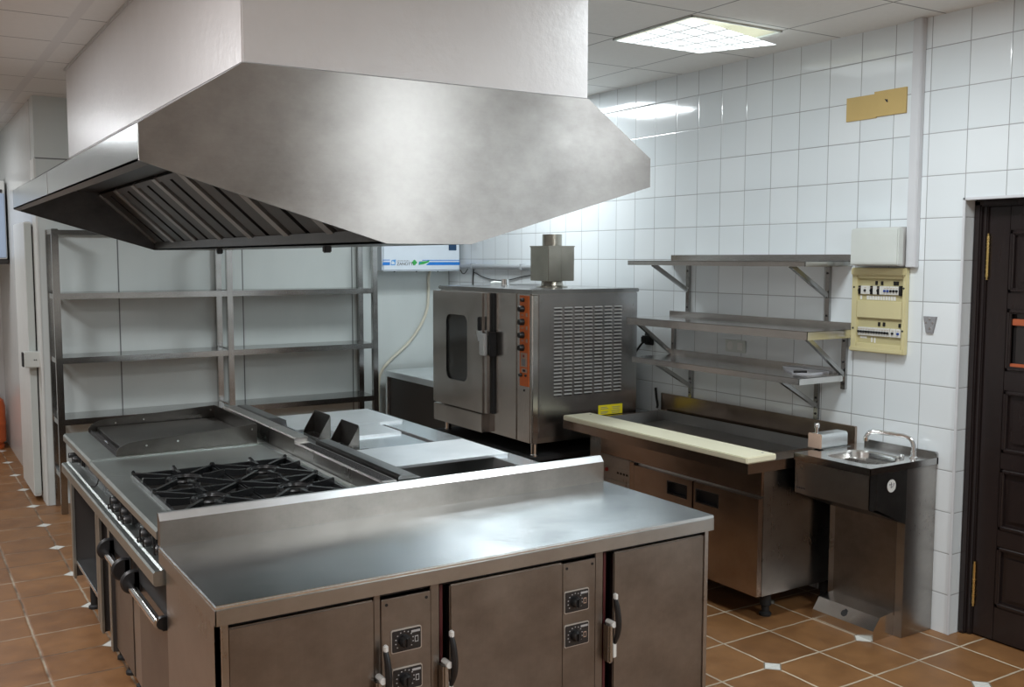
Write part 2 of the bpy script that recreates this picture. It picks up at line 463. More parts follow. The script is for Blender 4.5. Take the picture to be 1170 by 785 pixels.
for i, (z0, z1) in enumerate(zs):
    fr = MB()
    for a0, a1, b0, b1 in ((pa, pb, z0, z0+.022), (pa, pb, z1-.022, z1), (pa, pa+.022, z0, z1), (pb-.022, pb, z0, z1)):
        fr.box(xd-.004, xd+.02, a0, a1, b0, b1, .007, seg=3)
    if i == 1:
        fr.build('glazing_bead', 'dark_wood', d)
        q = MB(); q.box(xd+.012, xd+.03, pa+.02, pb-.02, z1-.075, z1-.045, .003).box(xd+.006, xd+.03, pa+.02, pb-.02, z0+.02, z0+.036, .003)
        q.build('wood_bead', 'wood_red', d, 'reddish bare wood bead')
        MB().box(xd+.026, xd+.032, pa+.02, pb-.02, z0+.02, z1-.02).build('pane', 'door_glass', d)
    else:
        fr.box(xd+.016, xd+.03, pa+.02, pb-.02, z0+.02, z1-.02)
        fr.prism([(pa+.05, z0+.05), (pb-.05, z0+.05), (pb-.05, z1-.05), (pa+.05, z1-.05)], 'X', xd+.006, xd+.018)
        fr.build('panel', 'dark_wood', d)
for z0, z1 in ((1.715, 1.905), (.155, .35)):
    m = MB(); m.cyl((xd-.006, 2.738, z0), (xd-.006, 2.738, z1), .0075, n=12)
    for k in range(1, 5): m.lathe((xd-.006, 2.738, z0+(z1-z0)*k/5), [(.0085, -.002), (.0085, .002)], 12)
    m.cyl((xd-.006, 2.738, z0-.012), (xd-.006, 2.738, z0), .005, n=10).cyl((xd-.006, 2.738, z1), (xd-.006, 2.738, z1+.012), .005, n=10)
    m.build('hinge', 'brass', d, 'brass hinge')

# cold room sliding door seen on edge, in the corridor
d = thing('door_2', 'white insulated sliding door seen almost edge on beside the shelving', 'door', (.86, 8.35, .03)); d['kind'] = 'structure'
del d['category']
m = MB(); m.box(.836, .886, 8.0, 8.72, .035, 2.062, .006)
m.build('leaf', 'door_white', d)
MB().box(.840, .884, 7.992, 8.004, .05, 2.05, .003).build('edge_strip', 'panel_grey', d, 'greenish grey door edge')
MB().box(.886, .901, 8.06, 8.70, .06, 2.03).build('gap_shade_fill', 'dark_brown_panel', d)  # dark filler, painted shade of the gap between leaf and wall
m = MB(); m.box(.795, .908, 7.90, 8.0, 1.005, 1.12, .006)
m.box(.785, .797, 7.93, 8.0, 1.01, 1.115, .003, 1)
m.cyl((.86, 7.899, 1.062), (.86, 7.893, 1.062), .004, n=8, mi=1).cyl((.872, 7.899, 1.062), (.872, 7.893, 1.062), .004, n=8, mi=1)
m.build('latch', ['white_plastic', 'black_plastic'], d, 'white box latch')

# ------------------------------------------------------------------ extractor hood
hd = thing('extractor_hood', 'large stainless steel extractor hood hanging above the cooking island', 'hood', (1.605, 4.86, 1.85))
Y0, Y1 = 3.10, 6.62
prof = [(.64,2.088), (.64,2.198), (.956,2.405), (2.289,2.405), (2.596,2.197), (2.596,2.085), (1.77,1.85), (1.44,1.85)]
for ya, yb, inner in ((Y0, Y0+.012, Y0+.012), (Y1-.012, Y1, Y1-.012)):
    m = MB().prism(prof, 'Y', ya, yb)
    for q in m.bm.faces:
        if all(abs(v.co.y-inner) < 1e-5 for v in q.verts): q.material_index = 1
    m.build('end_panel', ['hood_steel', 'filter_steel'], hd)  # inner faces darker: the shade inside the hood is put into the colour
for sx, xa, xb in ((-1, .64, .956), (1, 2.596, 2.289)):
    e = -.012*sx
    m = MB(); m.prism([(xa, 2.088), (xa+e, 2.088), (xa+e, 2.194), (xa, 2.198)], 'Y', Y0+.012, Y1-.012)
    m.prism([(xa, 2.088), (xa-.03*sx*1, 2.078), (xa-.03*sx, 2.086), (xa, 2.096)], 'Y', Y0+.012, Y1-.012, 1)
    m.build('side_lip', ['lip_steel', 'dark_steel'], hd)  # underside return in darker steel, painting in the shade below the lip
    MB().prism([(xa+e, 2.194), (xb, 2.403), (xb, 2.393), (xa+e, 2.184)], 'Y', Y0+.012, Y1-.012).build('top_panel', 'hood_steel', hd)
if True:
    MB().box(.6385, .6405, 5.105, 5.112, 2.089, 2.197).build('seam', 'chrome', hd)
m = MB(); m.box(1.44, 1.77, Y0+.012, Y1-.012, 1.85, 1.858).box(1.44, 1.448, Y0+.012, Y1-.012, 1.85, 1.90).box(1.762, 1.77, Y0+.012, Y1-.012, 1.85, 1.90)
m.build('grease_trough', 'dark_steel', hd)
MB().box(.66, 2.58, Y0+.012, Y1-.012, 2.205, 2.213).build('inner_roof', 'filter_steel', hd)
def slope(sx, t, off=0):
    """point (x,z) on the filter bank: t 0 at the trough, 1 at the roof"""
    x0, z0, x1, z1 = 1.490, 1.885, 1.134, 2.205
    x = x0+(x1-x0)*t; z = z0+(z1-z0)*t
    nx, nz = -(z1-z0), (x1-x0); l = math.hypot(nx, nz)
    x += off*nx/l; z += off*nz/l
    return (x if sx < 0 else 3.21-x, z)
nf = 7; pitch = (Y1-Y0-.024)/nf
for sx in (-1, 1):
    for k in range(nf):
        ya = Y0+.012+k*pitch; yb = ya+pitch
        m = MB()
        def plate(t0, t1, y0, y1, o0, o1, mi=0): m.prism([slope(sx, t0, o0), slope(sx, t1, o0), slope(sx, t1, o1), slope(sx, t0, o1)], 'Y', y0, y1, mi)
        plate(.02, .98, ya+.03, yb-.03, .0, .006, 1)
        plate(0, .06, ya+.02, yb-.02, -.0, .022); plate(.94, 1, ya+.02, yb-.02, -.0, .022)
        for yy, w_ in ((ya+.06, .16), (ya+.27, .16)):
            plate(.05, .95, yy, yy+w_, .006, .020)
        m.build('grease_filter', ['filter_steel', 'dark_void'], hd)
    for k in range(nf+1):
        yy = Y0+.012+k*pitch
        MB().prism([slope(sx, 0, .0), slope(sx, 1, .0), slope(sx, 1, .028), slope(sx, 0, .028)], 'Y', max(yy-.035, Y0+.012), min(yy+.035, Y1-.012)).build('filter_rail', 'filter_bar', hd)
for yy in (3.80, 5.34):
    MB().box(1.485, 1.515, yy-.015, yy+.015, 1.822, 1.851, .004).build('drain_clip', 'black_plastic', hd)

# ------------------------------------------------------------------ end worktop cabinet
wc = thing('worktop_cabinet', 'low stainless steel worktop cabinet with three doors at the near end of the island', 'cabinet', (1.63, 3.0, 0))
m = MB(); m.box(.711, 2.557, 2.66, 3.335, .838, .85, .0035, seg=3)
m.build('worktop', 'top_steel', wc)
m = MB(); m.box(.711, .715, 2.66, 3.335, .793, .8379, .001).box(.711, 2.557, 2.66, 2.664, .793, .8379, .001).box(2.553, 2.557, 2.66, 3.335, .793, .8379, .001)
m.box(.715, 2.553, 2.664, 3.335, .80, .8379)
m.build('worktop_edge', 'edge_steel', wc)
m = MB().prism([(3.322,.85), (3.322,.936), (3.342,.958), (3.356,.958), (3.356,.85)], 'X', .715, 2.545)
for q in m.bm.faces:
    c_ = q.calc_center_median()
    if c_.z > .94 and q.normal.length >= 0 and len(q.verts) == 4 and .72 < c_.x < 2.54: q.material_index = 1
m.build('upstand', ['door_steel', 'lid_steel'], wc)  # chamfer and top paler: bright ceiling reflection put into the colour
m = MB(); m.box(.733, .751, 2.68, 3.335, .12, .80).box(2.53, 2.547, 2.68, 3.335, .12, .80); m.box(.751, 2.53, 3.30, 3.335, .12, .80); m.box(.751, 2.53, 2.70, 3.30, .12, .14)
m.build('side_panel', 'body_steel', wc)
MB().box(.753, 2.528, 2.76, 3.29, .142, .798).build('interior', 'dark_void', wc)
for a, b in ((.733, .745), (1.195, 1.216), (1.387, 1.418), (2.030, 2.064)): MB().box(a, b, 2.692, 2.76, .13, .795, .002).build('face_frame', 'door_steel', wc)
MB().box(.735, 2.545, 2.70, 2.76, .7735, .7925).build('gap_shade_strip', 'dark_void', wc)  # solid dark strip painting the shade of the gap above the doors
for x in (1.424, 2.072): MB().box(x, x+.010, 2.70, 2.735, .13, .79).build('door_seal', 'seal_red', wc, 'dark red door seal')
def lever(x, z, par):
    h = MB()
    h.tube([(x, 2.665, z+.085), (x+.003, 2.655, z+.05), (x+.005, 2.650, z), (x+.004, 2.652, z-.04), (x-.002, 2.664, z-.078)], [.006, .010, .0115, .010, .006], 10, 0, 2)
    h.box(x-.006, x+.008, 2.656, 2.672, z+.078, z+.10, .003, 1)
    o = h.build('handle', ['black_plastic', 'stainless_white'], par, 'black lever handle with a chrome tip')
    q = MB(); q.box(x-.033, x-.012, 2.655, 2.695, z-.145, z-.004, .006).cyl((x-.012, 2.652, z-.006), (x-.012, 2.692, z-.006), .011, n=16, mi=1)
    q.box(x-.012, x+.006, 2.66, 2.692, z-.13, z-.075, .003, 1)
    q.build('latch', ['shelf_steel', 'stainless_white'], o, 'steel roller latch')
for x0, x1, hx in ((.751, 1.192, 1.219), (1.453, 1.888, 1.446), (2.106, 2.545, 2.098)):
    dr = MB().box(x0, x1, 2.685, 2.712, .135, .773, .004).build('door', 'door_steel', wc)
    lever(hx, .533, dr)
def control(x0, x1, plates, pink):
    cp = MB().box(x0, x1, 2.69, 2.71, .135, .765, .002)
    for xx in (x0+.018, x1-.014): cp.cyl((xx, 2.6905, .747), (xx, 2.6885, .747), .005, n=10, mi=1)
    cp = cp.build('control_panel', ['door_steel', 'dark_void'], wc)
    for px, z0, z1 in plates:
        w_ = .104
        pl = MB(); pl.prism(rrect(px+w_/2, (z0+z1)/2, w_, z1-z0, .006), 'Y', 2.6868, 2.691, 0)
        pl.prism(rrect(px+w_/2, (z0+z1)/2, w_-.006, z1-z0-.006, .005), 'Y', 2.6858, 2.69, 1)
        cx, cz = px+w_*.43, (z0+z1)/2-.002
        for k in range(11):
            a = -2.2+4.4*k/10+PI/2
            pl.box(cx+.030*math.cos(a)-.002, cx+.030*math.cos(a)+.002, 2.6852, 2.686, cz+.030*math.sin(a)-.0016, cz+.030*math.sin(a)+.0016, 0, 2)
        pl.box(px+.068, px+.098, 2.6852, 2.686, z1-.017, z1-.010, 0, 2)
        pl.box(px+.080, px+.092, 2.6852, 2.686, z0+.024, z0+.044, 0, 3 if pink else 2)
        pl.box(px+.082, px+.090, 2.6848, 2.686, z0+.027, z0+.041, 0, 1)
        po = pl.build('thermostat_plate', ['plate_edge', 'plate_black', 'tick_white', 'rust'], cp, 'black dial plate with pale marks')
        kn = MB(); kn.lathe((cx, 2.686, cz), [(.0, -.020), (.014, -.020), (.017, -.016), (.020, -.002), (.020, .0)], 24, axis='Y'); kn.box(cx-.003, cx+.003, 2.660, 2.67, cz-.014, cz+.014, .001)
        kn.build('knob', 'black_plastic', po)
control(1.218, 1.386, ((1.249, .590, .663), (1.251, .466, .540)), False)
control(1.890, 2.029, ((1.896, .590, .667), (1.897, .470, .549)), True)
for x in (.80, 2.48):
    for y in (2.76, 3.26): MB().cyl((x, y, 0), (x, y, .12), .022, .026, 16).build('foot', 'black_rubber', wc)

# ------------------------------------------------------------------ left cooking row: griddle, plain unit, gas range
XL, XR = .711, 1.52
def top_plate(par, y0, y1, dz=0, mat='range_steel', hole=None):
    z1 = .90+dz; m = MB()
    poly = [(XL, z1-.034), (XL, z1-.010), (XL+.008, z1), (XR, z1), (XR, z1-.012), (XL+.03, z1-.012), (XL+.03, z1-.034)]
    if hole is None: m.prism(poly, 'Y', y0, y1)
    else:
        hx0, hx1, hy0, hy1 = hole
        m.prism([(XL, z1-.034), (XL, z1-.010), (XL+.008, z1), (hx0, z1), (hx0, z1-.012), (XL+.03, z1-.012), (XL+.03, z1-.034)], 'Y', y0, y1)
        m.box(hx1, XR, y0, y1, z1-.012, z1).box(hx0, hx1, y0, hy0, z1-.012, z1).box(hx0, hx1, hy1, y1, z1-.012, z1)
    return m.build('top_plate', mat, par)
def front_rail(par, y0, y1):
    # control fascia set back under the nose, then a rolled tray rail standing proud
    MB().prism([(.775,.868), (.79,.868), (.79,.70), (.770,.70), (.765,.758)], 'Y', y0, y1).build('control_fascia', 'plate_black', par)
    MB().prism([(.768,.757), (.735,.757), (.730,.762), (.722,.757), (.704,.757), (.698,.751), (.698,.712), (.704,.706), (.768,.706)], 'Y', y0, y1).build('front_rail', 'range_steel', par)
def knob_at(par, y, z, r=.021, x=.766):
    m = MB(); m.lathe((x, y, z), [(0, -.034), (r*.62, -.034), (r*.70, -.030), (r*.72, -.012), (r, -.008), (r, .004)], 20, axis='X')
    m.box(x-.040, x-.030, y-.004, y+.004, z-r*.7, z+r*.7, .002)
    m.lathe((x, y, z), [(0, -.0355), (r*.5, -.0355), (r*.55, -.033)], 16, mi=1, axis='X')
    m.build('knob', ['black_plastic', 'dark_steel'], par)

# griddle
gr = thing('griddle', 'stainless griddle with a raised splash guard at the far end of the cooking row', 'griddle', (1.1, 5.05, 0))
top_plate(gr, 4.662, 5.445, .006); front_rail(gr, 4.662, 5.445)
MB().box(.866, 1.47, 4.70, 5.405, .906, .932, .003).build('hot_plate', 'griddle_steel', gr)
sd = [(.828,.906), (.828,.925), (.842,.945), (.880,.962), (.93,.968), (1.476,.998), (1.476,.906)]
MB().prism(sd, 'Y', 4.684, 4.688).build('splash_guard', 'griddle_steel', gr)
MB().prism(sd, 'Y', 5.418, 5.422).build('splash_guard', 'griddle_steel', gr)
MB().box(1.472, 1.476, 4.688, 5.418, .906, .998).build('splash_guard', 'griddle_steel', gr)
m = MB()
for x, z in ((1.45, .974), (1.10, .952), (.96, .945)):
    m.cyl((x, 4.684, z), (x, 4.679, z), .005, n=10); m.cyl((x, 5.418, z), (x, 5.413, z), .005, n=10)
m.build('rivet', 'chrome', gr)
m = MB(); m.box(.828, .866, 4.70, 5.405, .9062, .908).box(.836, .840, 4.70, 5.405, .908, .918)
m.build('grease_channel', 'dark_void', gr)
MB().tube([(.846, 4.98, .913), (.846, 5.03, .917), (.846, 5.08, .913)], .005, 8).build('channel_clip', 'chrome', gr)
m = MB(); m.box(.755, .785, 5.16, 5.29, .775, .845, .008); m.build('thermostat_box', 'black_plastic', gr)
knob_at(gr, 5.40, .80, .018, .766); knob_at(gr, 5.22, .81, .022, .757)
MB().tube([(.762, 4.72, .86), (.757, 4.72, .80), (.745, 4.73, .768), (.735, 4.78, .764)], .003, 8, 0, 1).build('thermocouple_wire', 'black_rubber', gr)
m = MB(); m.box(.735, 1.48, 5.40, 5.44, .17, .70).box(.735, 1.48, 4.668, 4.70, .17, .70).box(1.44, 1.48, 4.70, 5.40, .17, .70).box(.735, .765, 4.668, 5.44, .66, .70)
m.build('open_base', 'dark_brown_panel', gr)
for a, b in ((5.39, 5.44), (4.668, 4.71)): MB().box(.733, .745, a, b, .16, .70).build('post', 'range_steel', gr)
MB().box(.745, 1.44, 4.70, 5.40, .235, .255, .002).build('base_shelf', 'top_steel', gr)
for y in (4.72, 5.36):
    for x in (.82, 1.40): MB().lathe((x, y, 0), [(.03, 0), (.03, .012), (.02, .02), (.022, .235)], 16).build('foot', 'black_rubber', gr)
# plain unit
nu = thing('neutral_unit', 'narrow plain stainless unit between the griddle and the gas burners', 'counter unit', (1.1, 4.48, 0))
top_plate(nu, 4.290, 4.660); front_rail(nu, 4.290, 4.660)
m = MB(); m.box(.735, 1.48, 4.62, 4.655, .13, .70).box(.735, 1.48, 4.36, 4.39, .13, .70).box(.76, 1.48, 4.39, 4.62, .14, .70)
m.build('base_panel', 'dark_brown_panel', nu)
for a, b in ((4.60, 4.655), (4.362, 4.40)): MB().box(.732, .742, a, b, .13, .70).build('post', 'range_steel', nu)
for y in (4.41, 4.60):
    for x in (.82, 1.40): MB().lathe((x, y, 0), [(.03, 0), (.03, .012), (.02, .02), (.022, .14)], 16).build('foot', 'black_rubber', nu)
# range
rg = thing('gas_range', 'gas range with four black burners and oven doors below', 'range', (1.1, 3.83, 0))
HX0, HX1, HY0, HY1 = .80, 1.455, 3.44, 4.215
top_plate(rg, 3.362, 4.287, 0, 'range_steel', (HX0, HX1, HY0, HY1)); front_rail(rg, 3.362, 4.287)
m = MB(); m.box(HX0, HX1, HY0, HY1, .862, .868).box(HX0-.004, HX0, HY0, HY1, .862, .895).box(HX1, HX1+.004, HY0, HY1, .862, .895).box(HX0, HX1, HY0-.004, HY0, .862, .895).box(HX0, HX1, HY1, HY1+.004, .862, .895)
m.build('burner_tray', 'burner_dark', rg)
MB().box(1.488, 1.519, 3.362, 4.287, .90, .906, .002).build('back_ledge', 'range_steel', rg)
MB().box(1.488, 1.519, 4.291, 4.658, .90, .906, .002).build('back_ledge', 'range_steel', nu)
for gx0, gx1 in ((.806, 1.126), (1.130, 1.450)):
    for gy0, gy1 in ((3.448, 3.828), (3.836, 4.208)):
        cx, cy = (gx0+gx1)/2, (gy0+gy1)/2
        b = MB(); b.lathe((cx, cy, .868), [(.075, 0), (.075, .006), (.048, .012), (.048, .020), (.058, .022), (.058, .030), (.030, .034), (0, .034)], 28)
        b.tube([(cx+.07, cy+.045, .868), (cx+.07, cy+.045, .905)], .004, 8, 1)
        b.build('burner', ['burner_dark', 'stainless_white'], rg)
        g = MB(); zt = .922; t = .012
        for a, bq in (((gx0, gy0), (gx1, gy0)), ((gx1, gy0), (gx1, gy1)), ((gx1, gy1), (gx0, gy1)), ((gx0, gy1), (gx0, gy0))):
            g.bar((*a, .908), (*bq, .908), t, .02)
        g.torus((cx, cy, .916), .062, .0085)
        g.torus((cx, cy, .914), .050, .006)
        for sx in (-1, 1):
            for sy in (-1, 1):
                ex, ey = (gx1 if sx > 0 else gx0), (gy1 if sy > 0 else gy0)
                dx, dy = ex-cx, ey-cy; l = math.hypot(dx, dy)
                g.bar((ex, ey, .914), (cx+dx/l*.062, cy+dy/l*.062, .918), .014, .020)
        for ex, ey in ((gx0, cy), (gx1, cy), (cx, gy0), (cx, gy1)):
            dx, dy = ex-cx, ey-cy; l = math.hypot(dx, dy); ux, uy = dx/l, dy/l
            # raised finger with a sloping nose
            a0 = Vector((cx+ux*.075, cy+uy*.075, .916)); a1 = Vector((ex, ey, .918))
            g.bar(a0, a1, .013, .024)
            g.bar(Vector((ex, ey, .920))-Vector((ux, uy, 0))*.07, Vector((ex, ey, .930)), .012, .014)
        for x in (gx0, gx1):
            for y in (gy0, gy1): g.box(x-.008 if x > cx else x-.006, x+.006 if x > cx else x+.008, y-.007, y+.007, .869, .932, .003)
        g.build('pan_support', 'cast_iron', rg)
for y in (4.44, 4.04, 3.68):
    yy = min(y, 4.25)
    knob_at(rg, yy, .806, .027, .760)
    knob_at(rg, yy-.062, .790, .023, .758)
    knob_at(rg, yy+.030, .778, .015, .757)
    MB().box(.757, .79, yy-.10, yy+.045, .770, .850, .010).build('valve_block', 'black_rubber', rg)
knob_at(rg, 3.45, .806, .027, .760)
m = MB(); m.box(.765, 1.48, 3.362, 4.345, .15, .705); m.build('range_body', 'dark_steel', rg)
for y0, y1, hy0, hy1 in ((3.975, 4.335, 4.00, 4.335), (3.366, 3.845, 3.372, 3.84)):
    dr = MB().box(.745, .766, y0, y1, .155, .70, .004).build('oven_door', 'door_steel', rg)
    MB().box(.7425, .7455, y0+.004, y1-.004, .585, .698).build('vent_strip', 'black_rubber', dr)
    h = MB(); h.cyl((.712, hy0, .575), (.712, hy1, .575), .016, n=18)
    ho = h.build('handle', 'chrome', dr, 'round bright steel bar handle')
    for yy in (hy0+.008, hy1-.008):
        small = yy < 3.4
        q = MB(); q.lathe((.722 if not small else .728, yy, .588 if not small else .573), [(0, -.011), (.040 if not small else .022, -.011), (.046 if not small else .024, -.004), (.046 if not small else .024, .006), (.040 if not small else .022, .011), (0, .011)], 28, axis='Y')
        q.box(.722, .747, yy-.011, yy+.011, .545, .630 if not small else .595, .004)
        q.build('handle_bracket', 'black_plastic', ho, 'black rounded bracket')
MB().box(.748, .766, 3.85, 3.97, .155, .70, .003).build('centre_post', 'body_steel', rg)
for y in (3.42, 4.24):
    for x in (.83, 1.40): MB().lathe((x, y, 0), [(.03, 0), (.03, .012), (.02, .02), (.022, .15)], 16).build('foot', 'black_rubber', rg)
# flue rail of the range, grille on top, and of the griddle
fl = MB(); fl.prism([(1.522,.90), (1.528,.957), (1.534,.963), (1.592,.963), (1.592,.90)], 'Y', 3.362, 4.30)
fo = fl.build('flue', 'body_steel', rg)
m = MB()
for k in range(98):
    y = 3.38+k*.009
    m.box(1.537, 1.586, y, y+.0045, .9628, .9636)
m.build('flue_grille', 'dark_void', fo, 'row of narrow dark slots')
fl = MB(); fl.prism([(1.522,.90), (1.528,.978), (1.534,.984), (1.592,.984), (1.592,.90)], 'Y', 4.668, 5.445); fl.build('flue', 'body_steel', gr)
fl = MB(); fl.prism([(1.522,.90), (1.528,.978), (1.534,.984), (1.592,.984), (1.592,.90)], 'Y', 4.302, 4.658); fl.build('flue', 'body_steel', nu)

# ------------------------------------------------------------------ right cooking row: three wet wells under lids
def row_unit(name, label, y0, y1, well, rail_z, mat='top_steel'):
    t = thing(name, label, 'cooker unit', (2.0, (y0+y1)/2, 0))
    m = MB(); xa, xb = 1.60, 2.405
    wx0, wx1, wy0, wy1, dp = well
    g_ = .0035
    m.box(xa, wx0-g_, y0, y1, .885, .90).box(wx1+g_, xb, y0, y1, .885, .90).box(wx0-g_, wx1+g_, y0, wy0-g_, .885, .90).box(wx0-g_, wx1+g_, wy1+g_, y1, .885, .90)
    m.box(xb-.006, xb, y0, y1, .845, .90)
    m.build('top_plate', mat, t)
    m = MB(); z0 = .90-dp
    m.box(wx0, wx1, wy0, wy1, z0-.004, z0).box(wx0-.003, wx0, wy0, wy1, z0, .898).box(wx1, wx1+.003, wy0, wy1, z0, .898).box(wx0, wx1, wy0-.003, wy0, z0, .898).box(wx0, wx1, wy1, wy1+.003, z0, .898)
    m.build('well', 'well_steel', t)
    MB().prism([(1.60,.90), (1.602,rail_z), (1.612,rail_z+.006), (1.665,rail_z+.004), (1.70,rail_z-.012), (1.712,.90)], 'Y', y0+.004, y1-.004).build('flue', 'dark_steel', t)
    m = MB(); m.box(1.60, 2.36, y0+.002, y0+.02, .14, .885).box(1.60, 2.36, y1-.02, y1-.002, .14, .885).box(1.60, 1.62, y0+.02, y1-.02, .14, .885).box(1.62, 2.36, y0+.02, y1-.02, .14, .16)
    m.build('body', 'body_steel', t)
    dr = MB().box(2.36, 2.38, y0+.01, y1-.01, .15, .70, .004).build('door', 'door_steel', t)
    MB().cyl((2.405, y0+.06, .64), (2.405, y1-.06, .64), .012, n=14).build('handle', 'chrome', dr)
    MB().box(2.36, 2.375, y0+.005, y1-.005, .705, .885, .002).build('control_panel', 'dark_steel', t)
    for x in (1.68, 2.30):
        for y in (y0+.06, y1-.06): MB().cyl((x, y, 0), (x, y, .14), .022, n=14).build('foot', 'black_rubber', t)
    return t
ua = row_unit('lidded_cooker', 'stainless lidded cooker unit at the far end of the right island row', 4.905, 5.445, (1.80, 2.34, 4.95, 5.38, .22), .978)
ub = row_unit('deep_fryer', 'stainless deep fryer unit with two upright basket rests on it', 4.240, 4.900, (2.20, 2.238, 4.27, 4.87, .10), .935)
uc = row_unit('bain_marie', 'stainless bain marie with its near well standing open', 3.362, 4.236, (1.77, 2.288, 3.42, 4.15, .20), .972)
for yb_ in (4.63, 4.272):
    m = MB(); xp = 1.833; ya_, yz = yb_, yb_+.222; zt = 1.019
    m.prism([(ya_, .905), (ya_, zt-.012), (ya_+.012, zt), (yz-.012, zt), (yz, zt-.012), (yz, .905)], 'X', xp-.003, xp)
    for y in (ya_, yz-.003): m.prism([(xp-.001, .905), (xp-.001, zt-.006), (xp-.055, .925), (xp-.062, .905)], 'Y', y, y+.003)
    m.box(xp-.06, xp, ya_, yz, .90, .905)
    m.cyl((xp-.02, ya_+.05, .905), (xp-.02, ya_+.05, .910), .006, n=10, mi=1); m.cyl((xp-.02, yz-.05, .905), (xp-.02, yz-.05, .910), .006, n=10, mi=1)
    m.build('basket_rest', ['griddle_steel', 'dark_void'], ub, 'upright bent steel plate with side flanges')
    MB().box(1.845, 1.885, ya_+.012, ya_+.020, .9002, .9014).box(1.845, 1.885, yz-.06, yz-.052, .9002, .9014).build('slot', 'dark_void', ub)
def lid(label, x0, x1, y0, y1, z0, hook=None):
    m = MB(); m.box(x0, x1, y0, y1, z0+.009, z0+.012, .001)
    m.box(x0, x0+.003, y0, y1, z0, z0+.010).box(x1-.003, x1, y0, y1, z0, z0+.010).box(x0, x1, y0, y0+.003, z0, z0+.010).box(x0, x1, y1-.003, y1, z0, z0+.010)
    if hook is None: tag(m.build('well_lid', 'lid_steel'), label, 'lid')
    else:
        t = thing('well_lid', label, 'lid', ((x0+x1)/2, (y0+y1)/2, z0))
        m.build('lid_plate', 'lid_steel', t)
        hx, hy = hook
        MB().tube([(hx-.012, hy, z0+.011), (hx-.012, hy, z0+.035), (hx, hy, z0+.042), (hx+.012, hy, z0+.035), (hx+.004, hy, z0+.024)], .003, 8, 0, 2).build('lid_hook', 'dark_steel', t)
lid('large flat steel lid on the far end unit of the island', 1.745, 2.36, 4.895, 5.38, .90)
lid('small flat steel lid with a wire hook beside the basket rests', 1.895, 2.193, 4.565, 4.880, .90, (1.99, 4.70))
lid('wide flat steel lid covering the far part of the open well', 1.755, 2.362, 3.800, 4.226, .90)

# ------------------------------------------------------------------ oven and its stand
st = thing('oven_stand', 'black low stand underneath the big oven', 'stand', (3.68, 5.6, 0))
m = MB(); m.box(3.24, 4.12, 4.985, 6.22, .560, .588, .003); m.build('stand_top', 'dark_void', st)
for x in (3.27, 4.08):
    for y in (5.02, 6.18): MB().box(x-.02, x+.02, y-.02, y+.02, 0, .56, .003).build('leg', 'dark_void', st)
MB().box(3.30, 4.06, 5.04, 6.16, .16, .18).build('stand_shelf', 'dark_void', st)
MB().box(4.06, 4.07, 5.04, 6.16, .18, .56).build('back_panel', 'dark_void', st)
ov = thing('convection_oven', 'big stainless steel convection oven with louvred side and orange control strip', 'oven', (3.68, 5.6, .588))
m = MB(); m.box(3.285, 4.095, 5.004, 6.19, .665, 1.585, .004); m.build('oven_body', 'oven_steel', ov)
MB().box(3.272, 4.105, 4.994, 6.20, 1.585, 1.610, .005).build('top_cover', 'shelf_steel', ov)
m = MB(); m.box(3.328, 4.092, 4.998, 5.006, .70, 1.580, .002)
for x, z in ((3.35, 1.535), (3.345, .90), (3.94, 1.56), (4.06, 1.50), (3.40, .705+.02), (4.06, .86)): m.cyl((x, 4.999, z), (x, 4.995, z), .006, n=10)
sp_ = m.build('side_panel', 'oven_side', ov)
m = MB(); cw = .0775; x0 = 3.437
for c in range(7):
    xa = x0+c*cw; xb = xa+.058
    for k in range(25):
        z = .958+k*.0224
        m.prism([(4.998, z-.003), (4.9895, z-.002), (4.989, z), (4.998, z+.0055)], 'X', xa, xb, 0)
        m.prism([(4.9985, z-.010), (4.9972, z-.010), (4.9972, z-.004), (4.9985, z-.004)], 'X', xa+.002, xb-.002, 1)
m.build('louvre_grille', ['louvre', 'dark_void'], sp_)
m = MB(); m.prism([(3.782,.805), (3.975,.805), (3.975,.867), (3.782,.867)], 'Y', 4.9955, 4.9985)
for xa, xb, z in ((3.80,3.85,.853), (3.80,3.86,.843), (3.89,3.955,.850), (3.895,3.95,.839), (3.80,3.86,.823), (3.885,3.955,.825), (3.80,3.85,.815), (3.89,3.95,.813)):
    m.box(xa, xb, 4.9948, 4.9958, z-.0018, z+.0018, 0, 1)
m.build('warning_label', ['yellow_label', 'ink_grey'], ov, 'yellow sticker with small dark print')
m = MB(); m.box(3.276, 3.326, 4.996, 5.02, .665, 1.585, .009, seg=3); m.build('corner_post', 'wall_shelf_steel', ov)
MB().box(3.276, 3.288, 5.021, 5.163, .668, 1.583, .002).build('front_panel', 'oven_steel', ov)
MB().box(3.277, 3.288, 5.178, 5.440, .668, 1.583, .003).build('front_panel', 'oven_steel', ov)
cp = MB(); cp.box(3.2735, 3.277, 5.028, 5.133, 1.016, 1.574, .001)
for z in (1.445, 1.365, 1.287):
    cp.box(3.2728, 3.2740, 5.045, 5.062, z, z+.022, 0, 1).box(3.2728, 3.2740, 5.09, 5.115, z+.006, z+.012, 0, 1)
cp.box(3.2725, 3.2740, 5.048, 5.122, 1.135, 1.222, .001, 1).box(3.2718, 3.2730, 5.066, 5.104, 1.142, 1.185, .0005, 2).box(3.2718, 3.2730, 5.076, 5.094, 1.195, 1.210, 0, 3)
cp.box(3.2722, 3.2740, 5.048, 5.110, 1.100, 1.126, .001, 1).box(3.2710, 3.2730, 5.066, 5.095, 1.106, 1.120, .001, 4)
cp = cp.build('control_panel', ['orange_panel', 'rust', 'ink_grey', 'lamp_red', 'black_plastic'], ov, 'bright orange control strip')
